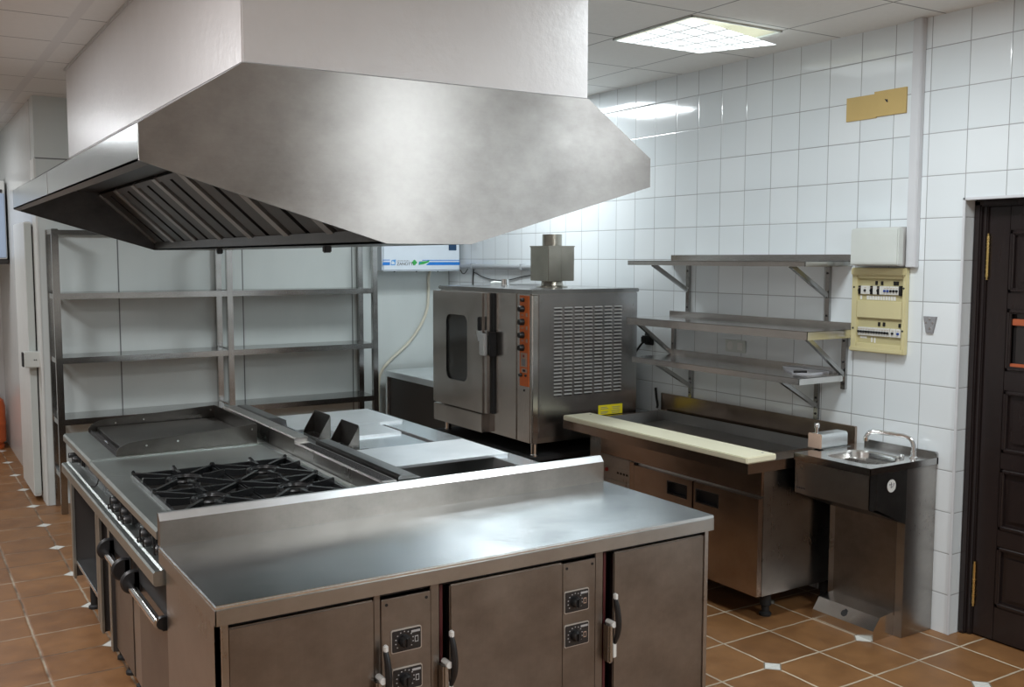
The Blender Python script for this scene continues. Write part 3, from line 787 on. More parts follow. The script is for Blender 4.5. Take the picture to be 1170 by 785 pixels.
for y, z, r in ((5.090, 1.547, .013), (5.095, 1.492, .021), (5.095, 1.412, .021), (5.096, 1.331, .021), (5.097, 1.253, .021), (5.112, 1.084, .012), (5.058, 1.084, .007)):
    k = MB(); k.lathe((3.2735, y, z), [(0, -r*1.5), (r*.75, -r*1.5), (r*.85, -r*1.3), (r, -.003), (r, 0)], 20, axis='X')
    k.build('knob', 'black_plastic', cp)
MB().cyl((3.2765, 5.084, .990), (3.2735, 5.084, .990), .007, n=12).build('drain_hole', 'dark_void', ov)
# door
dy0, dy1, dz0, dz1 = 5.455, 6.185, .797, 1.578
wy0, wy1, wz0, wz1 = 5.692, 5.998, .972, 1.428
dr = MB()
dr.box(3.222, 3.270, wy1, dy1, dz0, dz1).box(3.222, 3.270, dy0+.05, wy0, dz0, dz1).box(3.222, 3.270, wy0, wy1, dz0, wz0).box(3.222, 3.270, wy0, wy1, wz1, dz1)
dr.box(3.232, 3.270, dy0, dy0+.05, dz0, dz1, .004)
dr = dr.build('oven_door', 'oven_steel', ov)
m = MB()
pts_o = [(y, z) for y, z in rrect((wy0+wy1)/2, (wz0+wz1)/2, wy1-wy0+.03, wz1-wz0+.03, .012)]
pts_i = [(y, z) for y, z in rrect((wy0+wy1)/2, (wz0+wz1)/2, wy1-wy0-.012, wz1-wz0-.012, .055)]
nn = len(pts_o)
for i in range(nn):
    a, b2, c_, d_ = pts_o[i], pts_o[(i+1) % nn], pts_i[(i+1) % nn], pts_i[i]
    vs = [m.bm.verts.new((3.2215, *p)) for p in (a, b2, c_, d_)]
    m.bm.faces.new(vs)
    vs = [m.bm.verts.new(q) for q in ((3.2215, *d_), (3.2215, *c_), (3.236, *c_), (3.236, *d_))]; f = m.bm.faces.new(vs); f.material_index = 1
m.build('window_frame', ['oven_steel', 'black_plastic'], dr)
MB().box(3.236, 3.240, wy0-.01, wy1+.01, wz0-.01, wz1+.01).build('window_pane', 'oven_glass', dr)
h = MB(); h.box(3.196, 3.224, 5.502, 5.524, 1.335, 1.425, .006)
h.box(3.195, 3.225, 5.435, 5.500, 1.178, 1.320, .006, 1); h.prism([(5.528, 1.335), (5.503, 1.27), (5.440, 1.27), (5.440, 1.315), (5.495, 1.318), (5.505, 1.335)], 'X', 3.192, 3.220, 1)
h.build('handle', ['black_plastic', 'lid_steel'], dr, 'steel latch handle with black grip')
MB().box(3.262, 3.286, 5.436, 5.456, dz0, dz1).build('door_gasket', 'black_rubber', ov)
MB().box(3.225, 3.277, 5.41, 5.434, 1.175, 1.33, .004).build('latch_catch', 'black_plastic', ov)
MB().box(3.225, 3.290, 5.515, 6.190, .665, .785, .004).build('drip_apron', 'oven_steel', ov)
m = MB(); m.lathe((3.72, 5.435, 1.610), [(.105, 0), (.105, .006), (.075, .012), (.070, .046)], 28); m.box(3.62, 3.826, 5.33, 5.545, 1.652, 1.880, .003)
m.box(3.617, 3.829, 5.327, 5.548, 1.875, 1.882, .001); m.cyl((3.72, 5.435, 1.88), (3.72, 5.435, 1.958), .066, n=32); m.box(3.7235, 3.7255, 5.3292, 5.331, 1.655, 1.878)
m.build('flue_box', 'pipe_steel', ov, 'square steel flue box with a round outlet')
m = MB(); m.lathe((3.64, 5.90, 1.610), [(.036, 0), (.036, .004), (.028, .006), (.026, .045), (.022, .045), (.020, .01), (0, .01)], 24); m.build('vent_stub', 'chrome', ov)
for x in (3.305, 4.07):
    for y in (5.015, 6.12): MB().lathe((x, y, .588), [(.026, 0), (.026, .01), (.021, .014), (.021, .077)], 18).build('foot', 'chrome', ov)
m = MB(); m.tube([(3.70, 6.19, 1.6205), (3.72, 6.17, 1.628), (3.76, 6.18, 1.624), (3.80, 6.16, 1.6205)], .010, 8, 0, 2)
tag(m.build('cable_tie', 'white_plastic'), 'small white twist of plastic lying on the oven top', 'cable tie')
m = MB(); m.tube([(4.222, 5.03, 1.27), (4.19, 5.05, 1.255), (4.19, 5.09, 1.22), (4.19, 5.14, 1.17), (4.20, 5.20, 1.09)], .007, 8, 0, 2)
m.box(4.168, 4.222, 5.012, 5.058, 1.245, 1.295, .008)
tag(m.build('power_cord', 'black_rubber'), 'black plug and cord in the wall socket right of the oven', 'power cord')
m = MB(); m.tube([(4.205, 5.0-.06, .96), (4.203, 4.93, .90), (4.20, 4.91, .85), (4.185, 4.90, .835)], .008, 8, 0, 2)
tag(m.build('water_hose', 'black_rubber'), 'short black hose in the gap between oven and chilled counter', 'hose')

# ------------------------------------------------------------------ back counter, shelving, cooling unit
bc = thing('back_counter', 'stainless counter with dark front in the corner behind the oven', 'counter', (3.88, 7.0, 0))
m = MB(); m.box(3.535, 4.222, 6.25, 7.690, .80, .85, .004); m.box(4.21, 4.222, 6.25, 7.69, .85, .90); m.build('worktop', 'lid_steel', bc)
MB().box(3.565, 3.585, 6.25, 7.66, .10, .80).build('front_panel', 'dark_brown_panel', bc)
MB().box(3.585, 4.20, 6.25, 6.27, .10, .80).build('side_panel', 'dark_brown_panel', bc)
MB().box(3.585, 4.20, 7.64, 7.66, .10, .80).build('side_panel', 'dark_brown_panel', bc)
m = MB(); m.box(3.545, 3.575, 7.655, 7.688, 0, .80, .003); m.build('leg', 'lid_steel', bc)
for x, y in ((3.58, 6.28), (4.17, 6.28), (4.17, 7.66)): MB().box(x-.015, x+.015, y-.015, y+.015, 0, .80, .003).build('leg', 'lid_steel', bc)

su = thing('shelving_unit', 'tall empty stainless steel shelving unit along the white cold room wall', 'shelving', (2.16, 7.62, 0))
px_ = [(.948, .992), (2.145, 2.189), (3.335, 3.379)]
yf, yr = 7.46, 7.755
for a, b in px_:
    MB().box(a, b, yf, yf+.042, 0, 2.0, .003).build('post', 'shelf_steel', su)
    MB().box(a, b, yr, yr+.042, 0, 2.0, .003).build('post', 'shelf_steel', su)
    for z in (1.965, 1.515, 1.065, .63, .25): MB().box(a+.006, b-.006, yf+.04, yr+.002, z, z+.035).build('side_rail', 'shelf_steel', su)
for (a, b), (c_, d_) in zip(px_, px_[1:]):
    m = MB(); m.box(b, c_, yr+.004, yr+.038, 1.965, 2.0, .002); m.build('top_rail', 'shelf_steel', su)
    for z, th in ((1.555, .042), (1.105, .042), (.672, .042)):
        m = MB(); m.box(b, c_, yf+.002, yr+.04, z-.004, z, .001).box(b, c_, yf+.002, yf+.006, z-th, z-.002, .001).box(b, c_, yr+.036, yr+.04, z-th, z-.002)
        m.box(b, c_, yf+.006, yf+.03, z-th, z-th+.003)
        m.build('shelf', 'shelf_steel', su)

cu = thing('cooling_unit', 'white wall cooling unit with blue stripes behind the right shelving post', 'cooling unit', (3.83, 7.6, 1.69))
ux0, ux1, uy, uz = 3.462, 4.196, 7.545, 1.692
MB().box(ux0, ux1, uy, 7.799, uz, 2.28, .012, seg=3).build('casing', 'unit_white', cu)
def strip(a, b, z0, z1, name, mat, lab=None, mi=0): return MB().box(a, b, uy-.0012, uy+.001, z0, z1).build(name, mat, cu, lab)
for q in ([(ux0+.002, 1.782), (ux0+.068, 1.782), (ux0+.068, 1.788), (ux0+.002, 1.788)], [(ux0+.002, 1.742), (ux0+.068, 1.742), (ux0+.068, 1.768), (ux0+.002, 1.768)],
          [(3.83, 1.780), (ux1-.003, 1.780), (ux1-.003, 1.786), (3.83, 1.786)], [(3.865, 1.742), (ux1-.003, 1.742), (ux1-.003, 1.768), (3.90, 1.768)]):
    MB().prism(q, 'Y', uy-.0012, uy).build('stripe', 'stripe_blue', cu, 'blue stripe')
m = MB(); rot = Matrix.Rotation(PI/2, 4, 'X')
m.text('ZANOTTI', .036, Matrix.Translation((3.592, uy-.0012, 1.741)) @ rot, 0)
for k in range(9): m.box(3.594+k*.0135, 3.603+k*.0135, uy-.0012, uy, 1.776, 1.7795+.002*(k % 2), 0)
m.build('lettering', 'ink', cu, 'black lettering')
m = MB(); m.prism([(3.537,1.742), (3.578,1.742), (3.584,1.790), (3.545,1.784)], 'Y', uy-.0012, uy, 0); m.prism([(3.545,1.750), (3.570,1.750), (3.572,1.766), (3.556,1.777), (3.545,1.770)], 'Y', uy-.0018, uy, 1)
m.build('emblem', ['logo_blue', 'unit_white'], cu, 'blue square emblem')
m = MB()
for dx, dz in ((.012, 0), (-.012, 0), (0, .012), (0, -.012)): m.cyl((3.757+dx, uy+.001, 1.764+dz), (3.757+dx, uy-.0014, 1.764+dz), .0115, n=14)
m.build('emblem', 'logo_green', cu, 'green clover emblem')
m = MB(); m.prism([(3.795,1.744), (3.845,1.750), (3.890,1.766), (3.906,1.786), (3.870,1.776), (3.80,1.772)], 'Y', uy-.0016, uy, 0); m.prism([(3.80,1.745), (3.806,1.745), (3.806,1.764), (3.826,1.766), (3.826,1.770), (3.80,1.769)], 'Y', uy-.002, uy, 1)
m.build('emblem', ['logo_green', 'stripe_blue'], cu, 'small green leaf emblem')
MB().box(4.085, 4.160, uy-.004, uy, 1.868, 1.925, .002).build('display', 'screen_blue', cu, 'dark blue display')
m = MB()
for x in (3.585, 3.79, 3.995): m.cyl((x, uy+.03, uz), (x, uy+.03, uz-.008), .006, n=10)
m.build('screw', 'ink', cu)
m = MB(); m.tube([(4.03, 7.785, 1.690), (4.01, 7.785, 1.62), (4.015, 7.785, 1.53), (4.0, 7.785, 1.32), (3.875, 7.785, 1.125), (3.775, 7.785, 1.025), (3.645, 7.785, .93), (3.545, 7.785, .83), (3.522, 7.785, .72), (3.52, 7.785, .5), (3.52, 7.785, .25), (3.52, 7.785, .0)], .0125, 10, 0, 2)
tag(m.build('condensate_hose', 'hose_cream'), 'cream hose running down the white wall from the cooling unit', 'hose')
m = MB(); m.tube([(4.203, 7.53, 1.732), (4.203, 6.05, 1.732)], .021, 12)
for y in (7.33, 6.55): m.box(4.18, 4.226, y-.012, y+.012, 1.708, 1.756, .002)
tag(m.build('grey_pipe', 'pvc_grey'), 'grey pipe clipped to the tiles behind the oven flue', 'pipe')
m = MB(); m.tube([(4.20, 7.545, 1.70), (4.205, 7.52, 1.668), (4.21, 7.48, 1.668), (4.215, 7.44, 1.712)], .004, 8, 0, 2)
m.tube([(4.218, 7.34, 1.75), (4.218, 7.35, 1.70), (4.218, 7.36, 1.62), (4.218, 7.36, 1.30)], .006, 8, 0, 1)
m.tube([(4.216, 7.33, 1.68), (4.218, 7.167, 1.637), (4.218, 6.967, 1.618), (4.218, 6.758, 1.626), (4.218, 6.591, 1.656), (4.218, 6.35, 1.678)], .004, 8, 0, 2)
tag(m.build('wall_cable', 'black_rubber'), 'thin black cables sagging below the grey pipe', 'cable')

# ------------------------------------------------------------------ wall shelves
def wall_shelf(label, y0, y1, ztop, lip, back, braces, zu, za, xf=3.87):
    t = thing('wall_shelf', label, 'shelf', (4.05, (y0+y1)/2, ztop-lip), 'stainless wall shelves above the chilled counter')
    m = MB(); zt = ztop
    m.box(xf, XW-.001, y0, y1, zt-.004, zt, .001).box(xf, xf+.004, y0, y1, zt-lip, zt+.001, .001).box(xf, XW-.001, y0, y0+.004, zt-lip, zt, .001).box(xf, XW-.001, y1-.004, y1, zt-lip, zt, .001)
    m.box(XW-.006, XW-.001, y0, y1, zt-lip, back, .001)
    m.build('tray', 'wall_shelf_steel', t)
    for y in braces:
        m = MB(); m.box(XW-.018, XW-.0005, y-.015, y+.015, zu, zt-.004, .001)
        m.build('upright', 'shelf_steel', t)
        q = MB()
        for z in (zu+.03, zu+(zt-zu)*.45, zu+(zt-zu)*.8): q.cyl((XW-.018, y, z), (XW-.021, y, z), .006, n=10)
        m = MB(); m.bar((xf+.06, y, zt-lip+.004), (XW-.012, y, za), .022, .022); m.build('brace', 'shelf_steel', t)
        q.build('bolt', 'dark_void', t)
wall_shelf('topmost of the three steel wall shelves', 3.42, 4.826, 1.787, .027, 1.822, (4.655, 3.566), 1.468, 1.60)
wall_shelf('middle of the three steel wall shelves', 3.395, 4.832, 1.436, .044, 1.468, (4.785, 3.447), 1.118, 1.19)
wall_shelf('lowest of the three steel wall shelves, with papers lying on it', 3.440, 4.775, 1.195, .034, 1.224, (4.618, 3.622), .935, 1.005)
m = MB(); m.prism([(4.205, 3.86), (4.06, 3.70), (4.0, 3.60), (4.05, 3.52), (4.205, 3.535)], 'Z', 1.1955, 1.203)
tag(m.build('paper_sheets', 'paper'), 'white paper sheets lying at the right end of the lowest wall shelf', 'paper')
m = MB(); m.tube([(3.99, 3.585, 1.209), (4.05, 3.55, 1.209)], .006, 8); tag(m.build('marker_pen', 'black_plastic'), 'short black pen on the papers on the lowest shelf', 'pen')

# ------------------------------------------------------------------ chilled counter with cutting board
cc = thing('chilled_counter', 'stainless chilled counter with a long sunken well and two doors under the shelves', 'counter', (3.83, 4.12, 0))
tx0, tx1, ty0, ty1, tz = 3.44, 4.205, 3.358, 4.90, .818
wx0, wx1, wy0, wy1 = 3.655, 4.165, 3.50, 4.868
m = MB()
g_ = .0035
m.box(tx0, wx0-g_, ty0, ty1, tz-.05, tz).box(wx1+g_, tx1, ty0, ty1, tz-.05, tz).box(wx0-g_, wx1+g_, ty0, wy0-g_, tz-.05, tz).box(wx0-g_, wx1+g_, wy1+g_, ty1, tz-.05, tz)
m.build('counter_top', 'warm_steel', cc)
m = MB(); zb = tz-.16
m.box(wx0, wx1, wy0, wy1, zb-.004, zb).box(wx0-.003, wx0, wy0, wy1, zb, tz-.001).box(wx1, wx1+.003, wy0, wy1, zb, tz+.012).box(wx0, wx1, wy0-.003, wy0, zb, tz-.001).box(wx0, wx1, wy1, wy1+.003, zb, tz-.001)
m.build('well', 'well_steel', cc)
MB().box(4.205, XW-.001, ty0, 4.888, tz-.05, .932, .002).build('splashback', 'warm_steel', cc)
bx0, by0, by1 = 3.575, 3.392, 4.80
m = MB(); m.box(bx0+.012, 4.20, by0, by1, .13, tz-.05); m.build('body', 'body_steel', cc)
MB().box(bx0-.004, bx0+.014, by0, 4.69, .638, tz-.05, .002).build('fascia', 'warm_steel', cc)
MB().box(bx0-.002, bx0+.014, 4.69, by1, .13, tz-.05, .002).build('end_post', 'body_steel', cc)
for y0, y1, h0, h1 in ((3.868, 4.353, 3.912, 4.064), (3.394, 3.856, 3.674, 3.836)):
    dr = MB(); xa, xb = bx0-.022, bx0+.010; hz0, hz1 = .522, .588
    dr.box(xa, xb, y0, h0, .132, .624).box(xa, xb, h1, y1, .132, .624).box(xa, xb, h0, h1, .132, hz0).box(xa, xb, h0, h1, hz1, .624)
    dr = dr.build('door', 'warm_steel', cc)
    m = MB(); m.box(xb-.008, xb-.004, h0, h1, hz0, hz1)
    m.box(xa-.002, xa+.02, h0-.004, h0+.004, hz0-.004, hz1+.004).box(xa-.002, xa+.02, h1-.004, h1+.004, hz0-.004, hz1+.004).box(xa-.002, xa+.02, h0, h1, hz1-.004, hz1+.004).box(xa-.002, xa+.02, h0, h1, hz0-.004, hz0+.004)
    m.build('handle', 'black_plastic', dr, 'black recessed grip')
MB().box(bx0-.001, bx0+.012, 4.356, 4.366, .14, .632).build('gap_seal', 'dark_void', cc)
MB().box(bx0-.008, bx0+.012, 4.370, 4.412, .132, .632, .002).build('post', 'warm_steel', cc)
cp = MB(); cp.box(bx0-.004, bx0+.012, 4.414, 4.688, .572, .634, .002).box(bx0-.004, bx0+.012, 4.414, 4.688, .132, .495, .002).box(bx0-.002, bx0+.012, 4.414, 4.688, .497, .570, .001)
for k in range(4): cp.box(bx0-.003, bx0, 4.432+k*.028, 4.450+k*.028, .540-.002, .550, 0, 1)
cp = cp.build('control_panel', ['body_steel', 'dark_void'], cc)
MB().lathe((bx0-.002, 4.632, .548), [(0, -.012), (.010, -.010), (.013, 0)], 16, axis='X').build('switch', 'lamp_red', cp, 'round dark red switch')
for x, y in ((3.683, 3.456), (3.683, 4.70), (4.12, 3.456), (4.12, 4.70)): MB().lathe((x, y, 0), [(.030, 0), (.032, .012), (.020, .022), (.020, .05), (.028, .055), (.028, .13)], 18).build('foot', 'black_rubber', cc)
m = MB(); m.box(3.437, 3.640, 3.365, 4.895, tz+.0005, tz+.030, .004)
for y in (3.42, 4.835): m.cyl((3.60, y, tz+.0295), (3.60, y, tz+.0308), .007, n=12, mi=1)
tag(m.build('cutting_board', ['cutting_board', 'ink_grey']), 'long cream cutting board along the front edge of the chilled counter', 'cutting board')

# ------------------------------------------------------------------ hand basin
hb = thing('hand_basin', 'stainless pedestal hand wash basin with foot pedal box beside the dark door', 'basin', (3.97, 3.1, 0))
bx0, bx1, by0, by1, bz = 3.728, XW-.001, 2.884, 3.334, .85
bcx, bcy, br_ = 3.935, 3.085, .165
# deck with an oval-cornered opening
m = MB(); outer = [(bx0, by0), (bx1, by0), (bx1, by1), (bx0, by1)]
op = rrect(3.935, 3.080, .285, .315, .085, 7)
n = len(op); ring = [m.bm.verts.new((x, y, bz)) for x, y in op]; ring2 = [m.bm.verts.new((3.935+(x-3.935)*.95, 3.08+(y-3.08)*.95, bz-.008)) for x, y in op]
ring3 = [m.bm.verts.new((3.935+(x-3.935)*.82, 3.08+(y-3.08)*.82, bz-.11)) for x, y in op]; ring4 = [m.bm.verts.new((3.935+(x-3.935)*.35, 3.08+(y-3.08)*.35, bz-.135)) for x, y in op]
for a, b in ((ring, ring2), (ring2, ring3), (ring3, ring4)):
    for i in range(n): m.bm.faces.new((a[i], a[(i+1) % n], b[(i+1) % n], b[i]))
m.bm.faces.new(ring4)
ov_ = []
for x, y in op:          # project the opening outward on the rectangular deck edge
    dx, dy = x-3.935, y-3.08
    sx = ((bx1-3.935) if dx > 0 else (3.935-bx0))/abs(dx) if abs(dx) > 1e-6 else 1e9
    sy = ((by1-3.08) if dy > 0 else (3.08-by0))/abs(dy) if abs(dy) > 1e-6 else 1e9
    s_ = min(sx, sy); ov_.append(m.bm.verts.new((3.935+dx*s_, 3.08+dy*s_, bz)))
for i in range(n): m.bm.faces.new((ov_[i], ov_[(i+1) % n], ring[(i+1) % n], ring[i]))
for cx_, cy_ in outer:   # fill the four deck corners
    near = sorted(range(n), key=lambda i: (ov_[i].co.x-cx_)**2+(ov_[i].co.y-cy_)**2)[:6]
    fx = [i for i in near if abs(ov_[i].co.x-cx_) < 1e-4]; fy = [i for i in near if abs(ov_[i].co.y-cy_) < 1e-4]
    if fx and fy:
        a = min(fx, key=lambda i: abs(ov_[i].co.y-cy_)); b = min(fy, key=lambda i: abs(ov_[i].co.x-cx_))
        if a != b: m.bm.faces.new((ov_[a], m.bm.verts.new((cx_, cy_, bz)), ov_[b]))
bmesh.ops.remove_doubles(m.bm, verts=m.bm.verts, dist=.0002)
m.build('bowl', 'wall_shelf_steel', hb)
m = MB(); m.box(bx0, bx0+.003, by0, by1, .815, .8495).box(bx0, bx1, by0, by0+.003, .818, .8495).box(bx0, bx1, by1-.003, by1, .815, .8495)
m.build('deck_rim', 'shelf_steel', hb)
MB().prism([(by0, .815), (by0, .868), (by0+.008, .876), (by1-.03, .876), (by1-.03, .815)], 'X', XW-.012, XW-.001).build('splashback', 'shelf_steel', hb)
m = MB(); m.box(bx0+.003, bx0+.006, by0+.004, by1-.004, .655, .816)
m.build('front_panel', 'body_steel', hb)
sidep = [(bx0+.003, .818), (bx0+.003, .655), (bx0+.06, .648), (3.998, .553), (3.998, .818)]
m = MB(); m.prism(sidep, 'Y', by0+.004, by0+.008).prism(sidep, 'Y', by1-.008, by1-.004)
m.box(3.779, 3.782, by0+.002, by0+.005, .652, .815).prism([(bx0+.004,.655), (3.998,.553), (3.998,.557), (bx0+.004,.659)], 'Y', by0+.008, by1-.008)
m.build('shroud', 'dark_steel', hb)
m = MB(); m.box(3.998, bx1, by0+.006, by1-.004, .0, .815, .002); m.build('pedestal', 'body_steel', hb)
MB().box(3.994, 3.999, by0+.048, by1-.040, .10, .556, .001).build('access_panel', 'door_steel', hb)
m = MB(); m.prism([(3.850,.0), (3.850,.048), (3.895,.105), (3.999,.118), (3.999,.0)], 'Y', 2.935, 3.296)
pd = m.build('pedal_box', 'wall_shelf_steel', hb)
q = MB(); q.cyl((3.8745, 3.122, .0749), (3.8715, 3.122, .0773), .017, n=24); q.bar((3.880, 3.108, .089), (3.884, 3.124, .0945), .004, .004); q.build('pedal_hole', 'dark_void', pd, 'round black hole for the pedal')
m = MB(); m.lathe((3.885, by0+.004, .752), [(.030, 0), (.030, -.002), (0, -.002)], 28, axis='Y')
m.box(3.865, 3.885, by0-.0002, by0+.002, .758, .762, 0, 1).box(3.878, 3.882, by0-.0002, by0+.002, .742, .770, 0, 1).bar((3.888, by0+.0008, .745), (3.900, by0+.0008, .765), .003, .003, 1)
m.build('round_sticker', ['stainless_white', 'ink_grey'], hb, 'round white sticker')
m = MB()
for k in range(6): m.box(bx0+.002, bx0+.0035, by1-.022-k*.010, by1-.016-k*.010, .678, .686)
m.build('maker_mark', 'ink', hb)
m = MB(); m.lathe((4.105, 2.935, bz), [(.020, 0), (.020, .006), (.014, .010), (.013, .035)], 18)
m.tube([(4.105, 2.935, .885), (4.105, 2.937, .925), (4.095, 2.955, .950), (4.07, 2.99, .958), (4.03, 3.045, .962), (4.005, 3.082, .966), (3.99, 3.105, .960), (3.985, 3.115, .935)], .0105, 12, 0, 2)
m.lathe((3.985, 3.115, .918), [(.012, 0), (.012, .018), (.010, .020)], 14)
m.build('spout', 'chrome', hb, 'curved chrome spout')
m = MB(); m.lathe((4.068, 3.08, .79), [(.018, .004), (.014, .0), (.006, -.003)], 16, axis='X'); m.build('overflow', 'dark_steel', hb)
m = MB(); m.lathe((4.085, 2.985, bz), [(.014, 0), (.014, .006), (.009, .012), (0, .012)], 14); m.build('screw', 'chrome', hb)
# soap dispenser left of the bowl
sd_ = thing('soap_dispenser', 'rusty metal soap dispenser lying on the left of the hand basin', 'dispenser', (3.99, 3.33, bz))
m = MB(); m.prism(rrect(3.345, .889, .080, .076, .014, 4), 'X', 3.892, 4.085); m.build('case', 'lid_steel', sd_)
m = MB(); m.box(3.884, 3.894, 3.303, 3.387, .852, .928, .004); m.build('face_plate', 'rust', sd_, 'rusty pinkish end plate')
m = MB(); m.box(3.87, 4.10, 3.298, 3.332, bz, bz+.004, .001).box(3.87, 3.90, 3.298, 3.385, bz, bz+.004, .001); m.build('base_plate', 'shelf_steel', sd_)
m = MB(); m.cyl((3.90, 3.345, .925), (3.90, 3.345, .955), .008, n=12).lathe((3.90, 3.345, .955), [(.013, 0), (.014, .018), (.010, .026), (0, .027)], 16); m.build('plunger', 'chrome', sd_)

# ------------------------------------------------------------------ electrics on the tiled wall
bp_ = thing('breaker_panel', 'cream breaker panel with two rows of switches on the tiles right of the shelves', 'breaker panel', (4.21, 3.237, 1.327))
xf = XW-.030; py0, py1, pz0, pz1 = 3.077, 3.397, 1.327, 1.755
wins = [(3.098, 3.360, 1.588, 1.700), (3.095, 3.362, 1.372, 1.500)]
m = MB(); m.box(xf, XW-.0005, py0, 3.095, pz0, pz1, .003).box(xf, XW-.0005, 3.362, py1, pz0, pz1, .003)
for a, b in ((pz0, 1.372), (1.500, 1.588), (1.700, pz1)): m.box(xf, XW-.0005, 3.094, 3.363, a, b, .003)
m.box(xf-.014, xf+.002, py0+.002, py1-.002, 1.716, pz1-.002, .005)
m.box(xf-.014, xf+.002, py0+.002, py1-.002, pz0+.001, 1.352, .005)
m.build('housing', 'cream_plastic', bp_)
m = MB()
for y in (3.087, 3.382):
    for z in (1.655, 1.445): m.cyl((xf+.001, y, z), (xf-.002, y, z), .005, n=10)
m.build('cover_screw', 'ink', bp_)
for y0, y1, z0, z1 in wins: MB().box(xf+.014, xf+.018, y0-.002, y1+.002, z0-.002, z1+.002).build('cover_plate', 'cream_dark', bp_)
def breaker(y0, y1, zc, lever, body='breaker_white', h=.042):
    m = MB(); m.box(xf+.002, xf+.016, y0, y1, zc-h/2, zc+h/2, .001)
    if lever:
        c = (y0+y1)/2; w_ = min(.011, (y1-y0)*.75)
        m.box(xf-.006, xf+.004, c-w_/2, c+w_/2, zc-.008, zc+.004, .002, 1)
        m.box(xf+.0012, xf+.003, c-w_/2, c+w_/2, zc+.010, zc+.0125, 0, 2)
    m.build('breaker', [body, lever or 'ink', 'rust'], bp_)
zc = 1.642
breaker(3.345, 3.358, zc, 'black_plastic', 'black_plastic')
breaker(3.288, 3.343, zc, 'ink')
breaker(3.272, 3.286, zc, 'black_plastic', 'black_plastic')
breaker(3.246, 3.270, zc, None, 'breaker_white')
breaker(3.232, 3.245, zc, 'black_plastic', 'black_plastic')
breaker(3.206, 3.231, zc, None, 'breaker_white')
for k in range(2): breaker(3.190-k*.018, 3.206-k*.018, zc, 'breaker_blue')
for k in range(3): breaker(3.154-k*.017, 3.170-k*.017, zc, 'black_plastic')
breaker(3.103, 3.117, zc, None, 'black_plastic', .05)
zc = 1.432
for k in range(12): breaker(3.340-k*.0158, 3.3545-k*.0158, zc, 'black_plastic')
breaker(3.128, 3.162, zc, 'black_plastic')
breaker(3.100, 3.126, zc, 'breaker_blue')
m = MB()
for y, z in ((3.255, 1.678), (3.222, 1.678), (3.148, 1.678), (3.132, 1.678), (3.232, 1.472), (3.203, 1.472), (3.112, 1.470)): m.box(xf+.008, xf+.016, y-.006, y+.006, z-.010, z+.010, .001)
m.build('blank_clip', 'black_plastic', bp_)
m = MB()
for k in range(11): m.box(xf+.012, xf+.0145, 3.30-.016*k, 3.312-.016*k, 1.593, 1.614)
m.box(xf+.012, xf+.0145, 3.342, 3.352, 1.593, 1.614).box(xf+.012, xf+.0145, 3.305, 3.345, 1.395, 1.406).box(xf+.012, xf+.0145, 3.270, 3.278, 1.378, 1.404).box(xf+.012, xf+.0145, 3.252, 3.260, 1.376, 1.402)
m.build('paper_tag', 'stainless_white', bp_)
jb = thing('junction_box', 'white plastic box fixed above the cream breaker panel', 'junction box', (4.17, 3.2, 1.767))
MB().box(4.160, XW-.0005, 3.087, 3.362, 1.764, 1.955, .004).build('box_base', 'grey_plastic', jb)
MB().box(4.118, 4.162, 3.070, 3.350, 1.768, 1.950, .006).box(4.1165, 4.120, 3.075, 3.346, 1.780, 1.925, .001).build('box_cover', 'white_plastic', jb)
m = MB(); m.box(XW-.032, XW-.0005, 3.030, 3.084, 1.758, ZC-.001, .003); m.box(XW-.034, XW-.030, 3.036, 3.078, 1.760, ZC-.001, .001)
tag(m.build('cable_trunking', 'trunk_white'), 'white plastic cable trunking rising from the junction box to the ceiling', 'trunking')
m = MB(); m.box(XW-.006, XW, 3.300, 3.484, 2.503, 2.622); m.box(XW-.009, XW, 3.126, 3.312, 2.508, 2.632)
m.bar((XW-.0098, 3.246, 2.588), (XW-.0098, 3.236, 2.575), .004, .004, 1).bar((XW-.0098, 3.236, 2.586), (XW-.0098, 3.232, 2.572), .004, .004, 1)
tag(m.build('cardboard_patch', ['cardboard', 'ink']), 'tan cardboard patch of two pieces stuck high on the tiles', 'cardboard')
m = MB(); m.prism([(2.918,1.524), (2.988,1.524), (2.972,1.444), (2.936,1.444)], 'X', XW-.010, XW-.0005)
for y, z in ((2.953, 1.512), (2.95, 1.468), (2.972, 1.495), (2.935, 1.495)): m.cyl((XW-.010, y, z), (XW-.013, y, z), .005, n=10, mi=1)
tag(m.build('wall_bracket', ['ink_grey', 'chrome']), 'small grey tapered metal bracket on the tiles left of the dark door', 'bracket')
ws = thing('wall_socket', 'white double wall socket between the middle and lowest shelves', 'socket', (4.22, 4.24, 1.248))
MB().box(XW-.010, XW-.0005, 4.158, 4.322, 1.247, 1.320, .003).build('plate', 'white_plastic', ws)
m = MB(); m.lathe((XW-.009, 4.280, 1.284), [(.025, -.003), (.025, 0), (.021, -.0005), (.020, .004), (0, .004)], 24, axis='X'); m.cyl((XW-.006, 4.272, 1.284), (XW-.0095, 4.272, 1.284), .004, n=8, mi=1).cyl((XW-.006, 4.289, 1.284), (XW-.0095, 4.289, 1.284), .004, n=8, mi=1); m.build('outlet', ['stainless_white', 'ink'], ws)
MB().box(XW-.012, XW-.009, 4.182, 4.222, 1.262, 1.306, .002).build('rocker', 'stainless_white', ws)
m = MB(); m.box(XW-.012, XW-.0005, 4.985, 5.072, 1.232, 1.312, .004); tag(m.build('wall_socket', 'black_plastic'), 'black wall socket on the tiles just right of the oven', 'socket')

